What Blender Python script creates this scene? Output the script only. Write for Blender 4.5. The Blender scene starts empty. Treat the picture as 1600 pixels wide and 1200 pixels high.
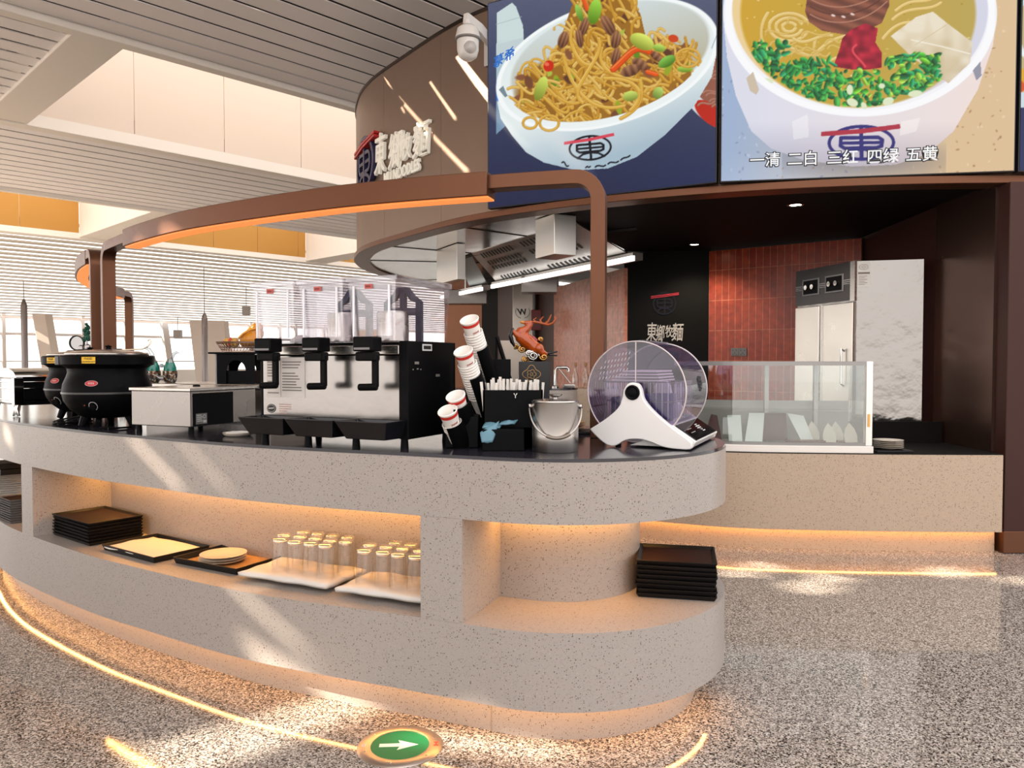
import bpy, math, random
import numpy as np
from mathutils import Vector, Matrix
random.seed(7); rng = np.random.RandomState(5)
sc = bpy.context.scene
COL = sc.collection
# ------------------------------------------------------------------ camera, world, sun, exposure
FPX, CAMZ = 1200.0, 1.35
PITCH = math.atan(35.0 / 1200.0)
cd = bpy.data.cameras.new('camera'); cam = bpy.data.objects.new('camera', cd); COL.objects.link(cam)
cd.sensor_fit = 'HORIZONTAL'; cd.sensor_width = 36.0; cd.lens = 27.0; cd.clip_start = 0.05; cd.clip_end = 300
cam.location = (0, 0, CAMZ); cam.rotation_euler = (math.pi/2 - PITCH, 0, 0)
sc.camera = cam
sc.view_settings.view_transform = 'Standard'; sc.view_settings.look = 'None'
sc.view_settings.gamma = 1.0; sc.view_settings.use_curve_mapping = False
EXPO = 0.48
sc.view_settings.exposure = EXPO
cy = sc.cycles
cy.use_denoising = True; cy.max_bounces = 9; cy.diffuse_bounces = 4; cy.glossy_bounces = 4
cy.transmission_bounces = 8; cy.transparent_max_bounces = 14; cy.caustics_reflective = False; cy.caustics_refractive = False
cy.sample_clamp_indirect = 6.0
w = bpy.data.worlds.new('world'); sc.world = w; w.use_nodes = True
nt = w.node_tree; bgn = nt.nodes['Background']
tc = nt.nodes.new('ShaderNodeTexCoord'); sx = nt.nodes.new('ShaderNodeSeparateXYZ'); cr = nt.nodes.new('ShaderNodeValToRGB')
nt.links.new(tc.outputs['Generated'], sx.inputs[0]); nt.links.new(sx.outputs['Z'], cr.inputs[0]); nt.links.new(cr.outputs[0], bgn.inputs[0])
cr.color_ramp.elements[0].position = 0.0; cr.color_ramp.elements[0].color = (1.0, .955, .91, 1)
cr.color_ramp.elements[1].position = 0.6; cr.color_ramp.elements[1].color = (.97, .93, .915, 1)
bgn.inputs[1].default_value = 1.75
SUN = Vector((-.882, -.096, .46)).normalized()          # towards the sun
sd = bpy.data.lights.new('sun', 'SUN'); sd.energy = 16.0; sd.angle = math.radians(.55); sd.color = (1, .86, .68)
so = bpy.data.objects.new('sun', sd); COL.objects.link(so)
so.rotation_euler = SUN.to_track_quat('Z', 'Y').to_euler()

# ------------------------------------------------------------------ picture geometry helpers (a pixel of the photo becomes a place in the room)
_c, _s = math.cos(PITCH), math.sin(PITCH)
def ray(x, y):
    a = (x-800)/FPX; b = (600-y)/FPX
    return Vector((a, _c + b*_s, -_s + b*_c))
def onz(x, y, z):
    r = ray(x, y); t = (z-CAMZ)/r.z
    return Vector((0, 0, CAMZ)) + r*t
def atY(x, y, Y):
    r = ray(x, y); return Vector((0, 0, CAMZ)) + r*(Y/r.y)
def proj(p):
    d = p[1]*_c - (p[2]-CAMZ)*_s; u = p[1]*_s + (p[2]-CAMZ)*_c
    return 800+FPX*p[0]/d, 600-FPX*u/d

# ------------------------------------------------------------------ materials
def S(r, g, b):
    f = lambda v: (v/255)/12.92 if v <= 10.31 else (((v/255)+.055)/1.055)**2.4
    return (f(r), f(g), f(b))
MATS = {}
def mat(name, col, rough=.5, metal=0.0, spec=.5, emit=None, es=0.0, trans=0.0, ior=1.45, alpha=1.0, coat=0.0):
    if name in MATS: return MATS[name]
    m = bpy.data.materials.new(name); m.use_nodes = True
    b = m.node_tree.nodes['Principled BSDF']
    b.inputs['Base Color'].default_value = (*col, 1); b.inputs['Roughness'].default_value = rough
    b.inputs['Metallic'].default_value = metal; b.inputs['Specular IOR Level'].default_value = spec
    b.inputs['IOR'].default_value = ior
    if emit: b.inputs['Emission Color'].default_value = (*emit, 1); b.inputs['Emission Strength'].default_value = es
    if trans: b.inputs['Transmission Weight'].default_value = trans
    if coat: b.inputs['Coat Weight'].default_value = coat; b.inputs['Coat Roughness'].default_value = .05
    MATS[name] = m; return m
def nodes(m): return m.node_tree.nodes, m.node_tree.links, m.node_tree.nodes['Principled BSDF']
def clear(name, tint=(1, 1, 1), refl=.12, diff=0.0, dcol=(.9, .9, .9), facing=.35):
    """thin clear sheet: transparent, with a glossy film that grows towards grazing angles"""
    m = bpy.data.materials.new(name); m.use_nodes = True; MATS[name] = m
    n, l = m.node_tree.nodes, m.node_tree.links; n.clear()
    out = n.new('ShaderNodeOutputMaterial'); tr = n.new('ShaderNodeBsdfTransparent'); gl = n.new('ShaderNodeBsdfGlossy')
    tr.inputs[0].default_value = (*tint, 1); gl.inputs['Roughness'].default_value = .03
    lw = n.new('ShaderNodeLayerWeight'); lw.inputs[0].default_value = facing
    mp = n.new('ShaderNodeMapRange'); mp.inputs[3].default_value = refl*.45; mp.inputs[4].default_value = min(1, refl*4)
    l.new(lw.outputs['Facing'], mp.inputs[0])
    mx = n.new('ShaderNodeMixShader'); l.new(mp.outputs[0], mx.inputs[0]); l.new(tr.outputs[0], mx.inputs[1]); l.new(gl.outputs[0], mx.inputs[2])
    last = mx
    if diff:
        df = n.new('ShaderNodeBsdfDiffuse'); df.inputs[0].default_value = (*dcol, 1)
        m2 = n.new('ShaderNodeMixShader'); m2.inputs[0].default_value = diff
        l.new(mx.outputs[0], m2.inputs[1]); l.new(df.outputs[0], m2.inputs[2]); last = m2
    l.new(last.outputs[0], out.inputs[0]); return m
def noise_rough(m, scale=40, lo=.2, hi=.4, stretch=None, bump=0.0):
    n, l, b = nodes(m)
    t = n.new('ShaderNodeTexCoord'); mp = n.new('ShaderNodeMapping'); ns = n.new('ShaderNodeTexNoise'); mr = n.new('ShaderNodeMapRange')
    if stretch: mp.inputs['Scale'].default_value = stretch
    ns.inputs['Scale'].default_value = scale; ns.inputs['Detail'].default_value = 4
    mr.inputs[3].default_value = lo; mr.inputs[4].default_value = hi
    l.new(t.outputs['Object'], mp.inputs[0]); l.new(mp.outputs[0], ns.inputs[0]); l.new(ns.outputs[0], mr.inputs[0]); l.new(mr.outputs[0], b.inputs['Roughness'])
    if bump:
        bp = n.new('ShaderNodeBump'); bp.inputs['Strength'].default_value = bump; bp.inputs['Distance'].default_value = .02
        l.new(ns.outputs[0], bp.inputs['Height']); l.new(bp.outputs[0], b.inputs['Normal'])
    return m
def terrazzo(name, base, chip=(.12, .09, .07), light=(.85, .8, .74), scale=95., rough=.3):
    m = mat(name, base, rough, 0, .4); n, l, b = nodes(m)
    t = n.new('ShaderNodeTexCoord')
    def layer(scl, thr, pick):
        v = n.new('ShaderNodeTexVoronoi'); v.inputs['Scale'].default_value = scl; l.new(t.outputs['Object'], v.inputs['Vector'])
        lt = n.new('ShaderNodeMath'); lt.operation = 'LESS_THAN'; lt.inputs[1].default_value = thr; l.new(v.outputs['Distance'], lt.inputs[0])
        sp = n.new('ShaderNodeSeparateColor'); l.new(v.outputs['Color'], sp.inputs[0])
        gt = n.new('ShaderNodeMath'); gt.operation = 'GREATER_THAN'; gt.inputs[1].default_value = pick; l.new(sp.outputs[0], gt.inputs[0])
        mu = n.new('ShaderNodeMath'); mu.operation = 'MULTIPLY'; l.new(lt.outputs[0], mu.inputs[0]); l.new(gt.outputs[0], mu.inputs[1]); return mu
    prev = None
    for scl, thr, pick, colr in ((scale*.62, .26, .75, tuple(min(.8, x*1.12) for x in base)), (scale*1.3, .30, .62, tuple(x*.66 for x in base)), (scale, .30, .80, chip), (scale*.55, .22, .86, chip)):
        mu = layer(scl, thr, pick); mx = n.new('ShaderNodeMix'); mx.data_type = 'RGBA'
        if prev is None: mx.inputs['A'].default_value = (*base, 1)
        else: l.new(prev.outputs['Result'], mx.inputs['A'])
        mx.inputs['B'].default_value = (*colr, 1); l.new(mu.outputs[0], mx.inputs['Factor']); prev = mx
    l.new(prev.outputs['Result'], b.inputs['Base Color']); return m
def granite(name):
    m = mat(name, (.4, .36, .33), .07, 0, .5); n, l, b = nodes(m)
    t = n.new('ShaderNodeTexCoord'); v = n.new('ShaderNodeTexVoronoi'); v.inputs['Scale'].default_value = 190; l.new(t.outputs['Object'], v.inputs['Vector'])
    sp = n.new('ShaderNodeSeparateColor'); l.new(v.outputs['Color'], sp.inputs[0])
    r = n.new('ShaderNodeValToRGB'); r.color_ramp.interpolation = 'CONSTANT'; e = r.color_ramp.elements
    e[0].position = 0; e[0].color = (.032, .025, .021, 1); e[1].position = .2; e[1].color = (.125, .10, .085, 1)
    for p, cc in ((.36, (.25, .213, .188)), (.62, (.36, .318, .285)), (.82, (.50, .455, .415))):
        q = e.new(p); q.color = (*cc, 1)
    l.new(sp.outputs[0], r.inputs[0])
    # floor joints: a wide slab grid turned with the building
    mp = n.new('ShaderNodeMapping'); mp.inputs['Rotation'].default_value = (0, 0, math.radians(-45)); l.new(t.outputs['Object'], mp.inputs[0])
    br = n.new('ShaderNodeTexBrick'); br.offset = 0; br.inputs['Scale'].default_value = 1; br.inputs['Brick Width'].default_value = 1.2; br.inputs['Row Height'].default_value = 1.2
    br.inputs['Mortar Size'].default_value = .0022; br.inputs['Mortar Smooth'].default_value = 0
    l.new(mp.outputs[0], br.inputs['Vector'])
    mx = n.new('ShaderNodeMix'); mx.data_type = 'RGBA'; l.new(br.outputs['Fac'], mx.inputs['Factor']); l.new(r.outputs[0], mx.inputs['A']); mx.inputs['B'].default_value = (.2, .165, .14, 1)
    l.new(mx.outputs['Result'], b.inputs['Base Color']); return m
def tiles(name, c1, c2, mortar, w=.0765, h=.34):
    m = mat(name, c1, .28, 0, .5); n, l, b = nodes(m)
    t = n.new('ShaderNodeTexCoord'); sp = n.new('ShaderNodeSeparateXYZ'); cb = n.new('ShaderNodeCombineXYZ')
    l.new(t.outputs['Object'], sp.inputs[0]); l.new(sp.outputs['X'], cb.inputs[0]); l.new(sp.outputs['Z'], cb.inputs[1])
    br = n.new('ShaderNodeTexBrick'); br.offset = 0; br.inputs['Scale'].default_value = 1; br.inputs['Brick Width'].default_value = w; br.inputs['Row Height'].default_value = h
    br.inputs['Mortar Size'].default_value = .0035; br.inputs['Mortar Smooth'].default_value = .1; br.inputs['Bias'].default_value = 0
    br.inputs['Color1'].default_value = (*c1, 1); br.inputs['Color2'].default_value = (*c2, 1); br.inputs['Mortar'].default_value = (*mortar, 1)
    l.new(cb.outputs[0], br.inputs['Vector'])
    ns = n.new('ShaderNodeTexNoise'); ns.inputs['Scale'].default_value = 14; ns.inputs['Detail'].default_value = 5; l.new(t.outputs['Object'], ns.inputs[0])
    mr = n.new('ShaderNodeMapRange'); mr.inputs[1].default_value = .3; mr.inputs[2].default_value = .8; mr.inputs[3].default_value = .75; mr.inputs[4].default_value = 1.5; l.new(ns.outputs[0], mr.inputs[0])
    mx = n.new('ShaderNodeMix'); mx.data_type = 'RGBA'; mx.blend_type = 'MULTIPLY'; mx.inputs['Factor'].default_value = 1
    l.new(br.outputs['Color'], mx.inputs['A']); l.new(mr.outputs[0], mx.inputs['B']); l.new(mx.outputs['Result'], b.inputs['Base Color'])
    bp = n.new('ShaderNodeBump'); bp.inputs['Strength'].default_value = .35; bp.inputs['Distance'].default_value = .01; bp.invert = True
    l.new(br.outputs['Fac'], bp.inputs['Height']); l.new(bp.outputs[0], b.inputs['Normal']); return m

TERR = terrazzo('pale_terrazzo', (.33, .292, .268), scale=150)
TERRW = terrazzo('back_terrazzo', (.44, .335, .25), scale=130)
FLOORM = granite('speckled_granite_floor')
STONE = noise_rough(mat('dark_stone_worktop', (.022, .020, .027), .12, 0, .6), 60, .07, .17)
BROWN = noise_rough(mat('brown_satin_metal', (.125, .052, .028), .38, .75, .5), 30, .33, .43)
FASC = noise_rough(mat('bronze_panel', (.215, .145, .108), .42, .55, .5), 8, .36, .48)
DARKB = mat('dark_brown_panel', (.045, .017, .014), .42, .15, .25)
BLACK = mat('black_plastic', (.003, .003, .0035), .42, 0, .07)
MATTE = mat('matte_black', (.004, .004, .004), .7, 0, .2)
KBLACK = mat('black_kitchen_lining', (.006, .004, .004), .75, 0, .15)
TRAYM = noise_rough(mat('black_tray_lacquer', (.006, .005, .005), .4, 0, .3), 90, .36, .5)
TRAYIN = mat('brown_tray_liner', (.024, .010, .008), .6, 0, .2)
STEEL = noise_rough(mat('brushed_steel', (.50, .475, .45), .25, 1.0), 25, .18, .32, (1, 1, 14))
STEELM = noise_rough(mat('mirror_steel', (.25, .235, .225), .16, 1.0), 3.2, .10, .22, None, .95)
CHROME = mat('chrome', (.50, .49, .475), .06, 1.0)
WHITEP = mat('white_plastic', (.72, .70, .69), .28)
CEIL = mat('white_ceiling_slat', (.93, .92, .955), .5)
CEILW = mat('white_ceiling_panel', (.88, .85, .81), .5)
MEMB = bpy.data.materials.new('translucent_ceiling_membrane'); MEMB.use_nodes = True
_n, _l, _b = MEMB.node_tree.nodes, MEMB.node_tree.links, MEMB.node_tree.nodes['Principled BSDF']; _b.inputs['Base Color'].default_value = (.85, .82, .78, 1)
_t = _n.new('ShaderNodeBsdfTranslucent'); _t.inputs[0].default_value = (.40, .38, .355, 1); _m = _n.new('ShaderNodeMixShader'); _m.inputs[0].default_value = .5
_l.new(_b.outputs[0], _m.inputs[1]); _l.new(_t.outputs[0], _m.inputs[2]); _l.new(_m.outputs[0], _n['Material Output'].inputs[0])
PINKW = mat('cream_light_well', (.80, .70, .62), .6)
GOLD = mat('golden_wall_panel', (.52, .27, .06), .45, .15)
PLENUM = mat('dark_plenum', (.012, .012, .016), .8)
DECK = mat('dark_gap_deck', (.03, .03, .034), .8)  # dark tone put in so the slat gaps read as shade
WARM = mat('warm_led', (0, 0, 0), .5, emit=(1, .47, .14), es=22)
WARMN = mat('warm_niche_led', (0, 0, 0), .5, emit=(1, .46, .11), es=42)
ORANGE = mat('orange_light_diffuser', (.35, .12, .04), .5, emit=(1, .27, .06), es=.75)
DOWN = mat('downlight_glow', (0, 0, 0), .5, emit=(1, .86, .66), es=14)
SKYL = mat('glowing_skylight_cap', (.8, .8, .8), .6, emit=(1, .90, .82), es=1.5)
RIMGLOW = mat('glowing_hood_rim', (.9, .9, .9), .4, emit=(1, .95, .9), es=1.3)  # bright steel hood rim given a glow, added to light the tiles
PAPER = mat('white_paper', (.62, .58, .54), .7)
CLOTH = mat('white_cloth', (.60, .57, .54), .85)
CUPM = mat('white_paper_cup', (.80, .76, .72), .5)
REDM = mat('red_print', (.55, .03, .02), .45)
CERAM = mat('cream_ceramic', (.58, .51, .43), .2)
CLEAR = clear('clear_pane', (.96, .98, .97), .13)
DRUMC = clear('smoky_violet_drum', (.66, .60, .76), .13, .035, (.34, .28, .46))
TANKC = clear('clear_tank_plastic', (.97, .96, .975), .11, .015, (.80, .77, .83))
GLASS = mat('tumbler_glass', (1, .985, .96), .01, trans=1.0, ior=1.45)
NAVY = mat('navy_cooling_plastic', (.012, .014, .05), .35)
YELLOW = mat('yellow_warning_print', (.72, .42, .02), .5)
INK = mat('black_ink', (.01, .01, .01), .6)
GREYINK = mat('grey_ink', (.17, .15, .14), .6)
ORDEER = mat('orange_lacquer', (.38, .060, .006), .18, coat=.4)
GOLDM = mat('gold_metal', (.55, .30, .09), .3, 1.0)
SILVER = mat('silver_metal', (.55, .53, .50), .25, 1.0)
AMBER = mat('amber_lacquer', (.52, .20, .015), .3)
TEAL = mat('teal_glass', (.01, .20, .15), .1, coat=.5)
GREENM = mat('green_sign_face', (.006, .16, .055), .45, 0, .2)
BLUEP = mat('light_blue_packet', (.10, .21, .27), .5)

# ------------------------------------------------------------------ mesh builder
class MB:
    def __init__(s): s.v = []; s.f = []
    def add(s, vs, fs, M=None):
        o = len(s.v)
        for p in vs:
            p = Vector(p); s.v.append(M @ p if M else p)
        s.f += [tuple(i+o for i in f) for f in fs]; return s
    def box(s, c, d, rz=0, M=None):
        x, y, z = d[0]/2, d[1]/2, d[2]/2
        vs = [(-x,-y,-z),(x,-y,-z),(x,y,-z),(-x,y,-z),(-x,-y,z),(x,-y,z),(x,y,z),(-x,y,z)]
        T = Matrix.Translation(c) @ Matrix.Rotation(rz, 4, 'Z'); T = M @ T if M else T
        return s.add(vs, [(3,2,1,0),(4,5,6,7),(0,1,5,4),(1,2,6,5),(2,3,7,6),(3,0,4,7)], T)
    def lathe(s, prof, n=32, c=(0,0,0), M=None, a0=0, a1=2*math.pi):
        full = abs(a1-a0-2*math.pi) < 1e-6; vs = []; fs = []
        k = n if full else n+1
        for r, z in prof:
            for i in range(k):
                a = a0+(a1-a0)*i/n; vs.append((max(r, 1e-5)*math.cos(a), max(r, 1e-5)*math.sin(a), z))
        for j in range(len(prof)-1):
            for i in range(n):
                b = (i+1) % k; fs.append((j*k+i, j*k+b, (j+1)*k+b, (j+1)*k+i))
        T = Matrix.Translation(c); T = T @ M if M else T
        return s.add(vs, fs, T)
    def tube(s, pts, r, n=10, cap=True, closed=False):
        P = [Vector(p) for p in pts]; R = r if isinstance(r, (list, tuple)) else [r]*len(P)
        m = len(P); T = []
        for i in range(m):
            a = P[i-1] if (i or closed) else P[0]; b = P[(i+1) % m] if (i < m-1 or closed) else P[-1]
            T.append((b-a).normalized())
        up = Vector((0,0,1)) if abs(T[0].z) < .9 else Vector((1,0,0))
        u = T[0].cross(up).normalized(); vs = []; fs = []
        for i in range(m):
            u = (u - T[i]*u.dot(T[i])).normalized(); q = T[i].cross(u)
            for k in range(n):
                a = 2*math.pi*k/n; vs.append(P[i] + (u*math.cos(a)+q*math.sin(a))*R[i])
        for i in range(m if closed else m-1):
            j = (i+1) % m
            for k in range(n): fs.append((i*n+k, i*n+(k+1) % n, j*n+(k+1) % n, j*n+k))
        if cap and not closed: fs += [tuple(range(n))[::-1], tuple((m-1)*n+k for k in range(n))]
        return s.add(vs, fs)
    def sweep(s, P, side, h, wd, off=0):
        """rectangular bar along P; side[i] = unit side vector; h across the bend, wd along side"""
        vs = []; fs = []; m = len(P)
        for i in range(m):
            t = (P[min(i+1, m-1)]-P[max(i-1, 0)]).normalized(); u = side[i]; q = u.cross(t).normalized()
            for a, b in ((-1,-1),(1,-1),(1,1),(-1,1)): vs.append(P[i]+u*(a*wd/2+off)+q*(b*h/2))
        for i in range(m-1):
            for k in range(4): fs.append((i*4+k, i*4+(k+1) % 4, i*4+4+(k+1) % 4, i*4+4+k))
        fs += [(3,2,1,0), tuple((m-1)*4+k for k in range(4))]
        return s.add(vs, fs)
    def strip(s, A, B, z0, z1, ends=True):
        """solid between plan chains A and B"""
        n = len(A); vs = []
        for z in (z0, z1):
            vs += [(a[0], a[1], z) for a in A] + [(b[0], b[1], z) for b in B]
        fs = []; N = 2*n
        for i in range(n-1):
            fs += [(i, n+i, n+i+1, i+1), (N+i, N+i+1, N+n+i+1, N+n+i), (i, i+1, N+i+1, N+i), (n+i+1, n+i, N+n+i, N+n+i+1)]
        fs += [(0, N, N+n, n), (n-1, n+n-1, N+n+n-1, N+n-1)]
        return s.add(vs, fs)
    def prism(s, poly, z0, z1, M=None):
        n = len(poly); vs = [(p[0], p[1], z0) for p in poly]+[(p[0], p[1], z1) for p in poly]
        fs = [tuple(range(n))[::-1], tuple(range(n, 2*n))]+[(i, (i+1) % n, n+(i+1) % n, n+i) for i in range(n)]
        return s.add(vs, fs, M)
    def ribbon(s, pts, wd, z0, z1, fr=None, closed=False):
        """flat stroke of width wd along 2-D pts, thickness z0..z1, through mapping fr(u,v,w)"""
        P = [Vector((p[0], p[1])) for p in pts]; m = len(P); L = []; Rr = []
        for i in range(m):
            a = P[i-1] if (i or closed) else P[0]; b = P[(i+1) % m] if (i < m-1 or closed) else P[-1]
            t = (b-a).normalized(); nn = Vector((-t.y, t.x)); L.append(P[i]+nn*wd/2); Rr.append(P[i]-nn*wd/2)
        f = fr or (lambda u, v, w_: Vector((u, v, w_))); vs = []
        for i in range(m): vs += [f(*L[i], z0), f(*Rr[i], z0), f(*Rr[i], z1), f(*L[i], z1)]
        fs = []
        for i in range(m if closed else m-1):
            j = (i+1) % m
            for k in range(4): fs.append((i*4+k, i*4+(k+1) % 4, j*4+(k+1) % 4, j*4+k))
        if not closed: fs += [(3,2,1,0), tuple((m-1)*4+k for k in range(4))]
        return s.add(vs, fs)
    def build(s, name, m, parent=None, smooth=None, bevel=0, seg=2, mods=()):
        me = bpy.data.meshes.new(name); me.from_pydata([tuple(p) for p in s.v], [], s.f); me.update()
        import bmesh
        bm = bmesh.new(); bm.from_mesh(me); bmesh.ops.recalc_face_normals(bm, faces=bm.faces); bm.to_mesh(me); bm.free()
        me.materials.append(m)
        if smooth:
            me.shade_smooth(); me.set_sharp_from_angle(angle=math.radians(smooth))
        o = bpy.data.objects.new(name, me); COL.objects.link(o)
        if parent: o.parent = parent
        if bevel:
            b = o.modifiers.new('bevel', 'BEVEL'); b.width = bevel; b.segments = seg; b.limit_method = 'ANGLE'; b.angle_limit = math.radians(40)
        return o
def tag(o, label, cat, group=None):
    o['label'] = label; o['category'] = cat
    if group: o['group'] = group
    return o
def struct(o): o['kind'] = 'structure'; return o
def thing(name, label, cat, loc=(0,0,0), rz=0, group=None, rot=None):
    o = bpy.data.objects.new(name, None); COL.objects.link(o); o.empty_display_size = .05
    o.location = loc; o.rotation_euler = rot if rot else (0, 0, rz)
    return tag(o, label, cat, group)
def dup(o, parent=None):
    c = o.copy(); COL.objects.link(c)
    if parent: c.parent = parent
    for ch in list(o.children): dup(ch, c)
    return c
def again(o, label, loc, rz=None, group=None):
    c = dup(o); c.location = loc
    if rz is not None: c.rotation_euler[2] = rz
    if label: c['label'] = label
    if group: c['group'] = group
    return c
def catmull(P, n=12):
    P = [Vector(p) for p in P]; out = []
    for i in range(len(P)-1):
        a = P[max(i-1, 0)]; b = P[i]; c = P[i+1]; d = P[min(i+2, len(P)-1)]
        for k in range(n):
            t = k/n
            out.append(.5*((2*b)+(c-a)*t+(2*a-5*b+4*c-d)*t*t+(3*b-a-3*c+d)*t**3))
    return out+[P[-1]]
_TX = {}
def text_mesh(txt, size, depth=.001, bold=0.0):
    k = (txt, size, depth, bold)
    if k in _TX: return _TX[k]
    cu = bpy.data.curves.new('t', 'FONT'); cu.body = txt; cu.size = size; cu.extrude = depth; cu.offset = bold; cu.resolution_u = 3
    cu.align_x = 'CENTER'
    o = bpy.data.objects.new('t', cu); COL.objects.link(o); dg = bpy.context.evaluated_depsgraph_get(); dg.update()
    me = o.evaluated_get(dg).to_mesh()
    r = ([Vector(v.co) for v in me.vertices], [tuple(p.vertices) for p in me.polygons])
    bpy.data.objects.remove(o); bpy.data.curves.remove(cu); _TX[k] = r; return r
def add_text(mb, txt, size, fr, depth=.001, bold=0.0, sxy=(1, 1), shear=0.0, org=(0, 0)):
    vs, fs = text_mesh(txt, size, depth, bold)
    mb.add([fr(org[0]+(v.x+shear*v.y)*sxy[0], org[1]+v.y*sxy[1], v.z+depth) for v in vs], fs); return mb
def frame(o, u, v):
    o = Vector(o); u = Vector(u).normalized(); v = Vector(v).normalized(); wv = u.cross(v)
    return lambda a, b, c=0: o+u*a+v*b+wv*c
def circ(r, n=40, a0=0, a1=360, sx=1, sy=1, c=(0, 0)):
    return [(c[0]+r*sx*math.cos(math.radians(a0+(a1-a0)*i/n)), c[1]+r*sy*math.sin(math.radians(a0+(a1-a0)*i/n))) for i in range(n+1)]
def emblem(r, fr, dep, ink, red):
    """round mark: ring, an upright character built from bars, a pair of red chopsticks across it"""
    a = MB(); a.ribbon(circ(r*.93, 48)[:-1], r*.13, 0, dep, fr, True)
    k = lambda P: [(x*r, y*r) for x, y in P]
    a.ribbon(k([(0, .90), (0, -.92)]), r*.14, 0, dep, fr)
    a.ribbon(k([(-.58, .36), (.46, .36), (.58, .28), (.62, .15), (.62, -.10), (.55, -.26), (.44, -.32), (-.44, -.32), (-.55, -.26), (-.62, -.12), (-.62, .36)]), r*.13, 0, dep*.98, fr)
    a.ribbon(k([(-.58, .03), (.58, .03)]), r*.12, 0, dep*.96, fr)
    a.ribbon(k([(-.06, -.42), (-.30, -.45), (-.50, -.56), (-.62, -.72)]), r*.12, 0, dep*.97, fr)
    a.ribbon(k([(.06, -.42), (.30, -.45), (.50, -.56), (.62, -.72)]), r*.12, 0, dep*.97, fr)
    b = MB(); b.ribbon(k([(-1.15, .46), (0, .58), (1.2, .74)]), r*.085, 0, dep*1.4, fr); b.ribbon(k([(-1.15, .60), (0, .71), (1.2, .86)]), r*.085, 0, dep*1.4, fr)
    return a, b

# ------------------------------------------------------------------ the hall: floor, sun-masking deck, slatted ceiling, light wells, far windows
UV = lambda u, v: (.698*u-.716*v, .716*u+.698*v)          # the building's own grid, turned against the counter
ANG = math.atan2(.716, .698)
def ubox(mb, u0, u1, v0, v1, z0, z1):
    x, y = UV((u0+u1)/2, (v0+v1)/2); mb.box((x, y, (z0+z1)/2), (u1-u0, v1-v0, z1-z0), ANG); return mb
struct(MB().box((0, 12, -.05), (90, 110, .1)).build('floor', FLOORM))
# unseen roof slab shaped to mask the sun; openings made for wanted streaks
def fascia_pts():
    P = [(-.7, 15.2, 0), (-1.45, 13, 0), (-1.93, 11, 0), (-1.97, 9.9, 0), (-1.80, 9.1, 0), (-1.54, 8.5, 0), (-1.08, 7.83, 0), (-.60, 7.19, 0), (-.15, 6.73, 0),
         (.65, 6.17, 0), (1.55, 5.765, 0), (2.5, 5.53, 0), (3.5, 5.45, 0), (5, 5.52, 0), (8, 5.95, 0)]
    return [p.to_2d() for p in catmull(P, 14)]
FP = fascia_pts()
def fascia_hit(x, y):
    """where the sight line through a pixel meets the curved fascia"""
    d = ray(x, y)
    for a, b in zip(FP[42:], FP[43:]):
        e = b-a; den = d.x*(-e.y)+d.y*e.x
        if abs(den) < 1e-9: continue
        t = (a.x*(-e.y)+a.y*e.x)/den; s_ = (d.x*a.y-d.y*a.x)/den
        if t > 0 and 0 <= s_ <= 1: return Vector((0, 0, CAMZ))+d*t
    return None
ZD = 5.35
def up_to_deck(p): return (p+SUN*((ZD-p.z)/SUN.z)).to_2d()
SLOTS = []
def slot(p, q, w0, w1):
    a, b = up_to_deck(p), up_to_deck(q); t = (b-a).normalized(); nn = Vector((-t.y, t.x))
    SLOTS.append([a+nn*w0/2, b+nn*w1/2, b-nn*w1/2, a-nn*w0/2])
for x0, y0, x1, y1, w0 in ((622, 152, 730, 268, .085), (672, 128, 712, 186, .05), (716, 88, 838, 238, .12), (600, 118, 632, 176, .05)):
    a, b = fascia_hit(x0, y0), fascia_hit(x1, y1)
    slot(a, b, w0*.62, w0*.62)
# streak down the counter front and across the floor; a fainter one beside it; small round holes for the sun spots on the floor at the right
slot(onz(225, 1199, 0), onz(575, 1092, 0), .30, .22)
slot(onz(640, 1150, 0), onz(880, 1178, 0), .10, .12)
slot(atY(196, 676, 3.46), atY(300, 775, 3.25), .042, .045); slot(atY(268, 676, 3.27), atY(372, 775, 3.10), .014, .015)
slot(atY(372, 903, 3.16), atY(470, 1015, 2.93), .04, .045)
slot(atY(6, 668, 4.3), atY(14, 690, 4.27), .10, .12)
for x, y, r_ in ((1193, 884, .12), (1155, 898, .13), (1300, 902, .13), (1268, 917, .15), (1480, 894, .14), (1594, 907, .11)):
    c = up_to_deck(onz(x, y, 0)); SLOTS.append([c+Vector((r_*1.1*math.cos(a*math.pi/6), r_*math.sin(a*math.pi/6))) for a in range(12)])
WELLS = [(3.3, 11.2, 9.42, 13.5), (-.4, 7.3, 19.1, 24.7), (8.2, 14.7, 19.1, 24.7), (15.6, 24, 19.1, 24.7)]
from mathutils.geometry import delaunay_2d_cdt
OUTER = [UV(-15, 2.4), UV(20, 2.4), UV(20, 8), UV(44, 8), UV(44, 25.3), UV(1.5, 25.3), UV(1.5, 24.9), UV(-2.5, 19), UV(-2.5, 14.2), UV(-15, 14.2)]  # outline cut back out of view to let more sky light in
HOLES = [[tuple(p) for p in P] for P in SLOTS]+[[UV(u0, v0), UV(u1, v0), UV(u1, v1), UV(u0, v1)] for u0, u1, v0, v1 in WELLS]
vv, ee = [], []
for P in [OUTER]+HOLES:
    o = len(vv); vv += [Vector(p) for p in P]; ee += [(o+i, o+(i+1) % len(P)) for i in range(len(P))]
ov, oe, of = delaunay_2d_cdt(vv, ee, [], 0, 1e-5)[:3]
def inside(p, P):
    r = False
    for i in range(len(P)):
        a, b = P[i], P[i-1]
        if (a[1] > p.y) != (b[1] > p.y) and p.x < (b[0]-a[0])*(p.y-a[1])/(b[1]-a[1])+a[0]: r = not r
    return r
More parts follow.
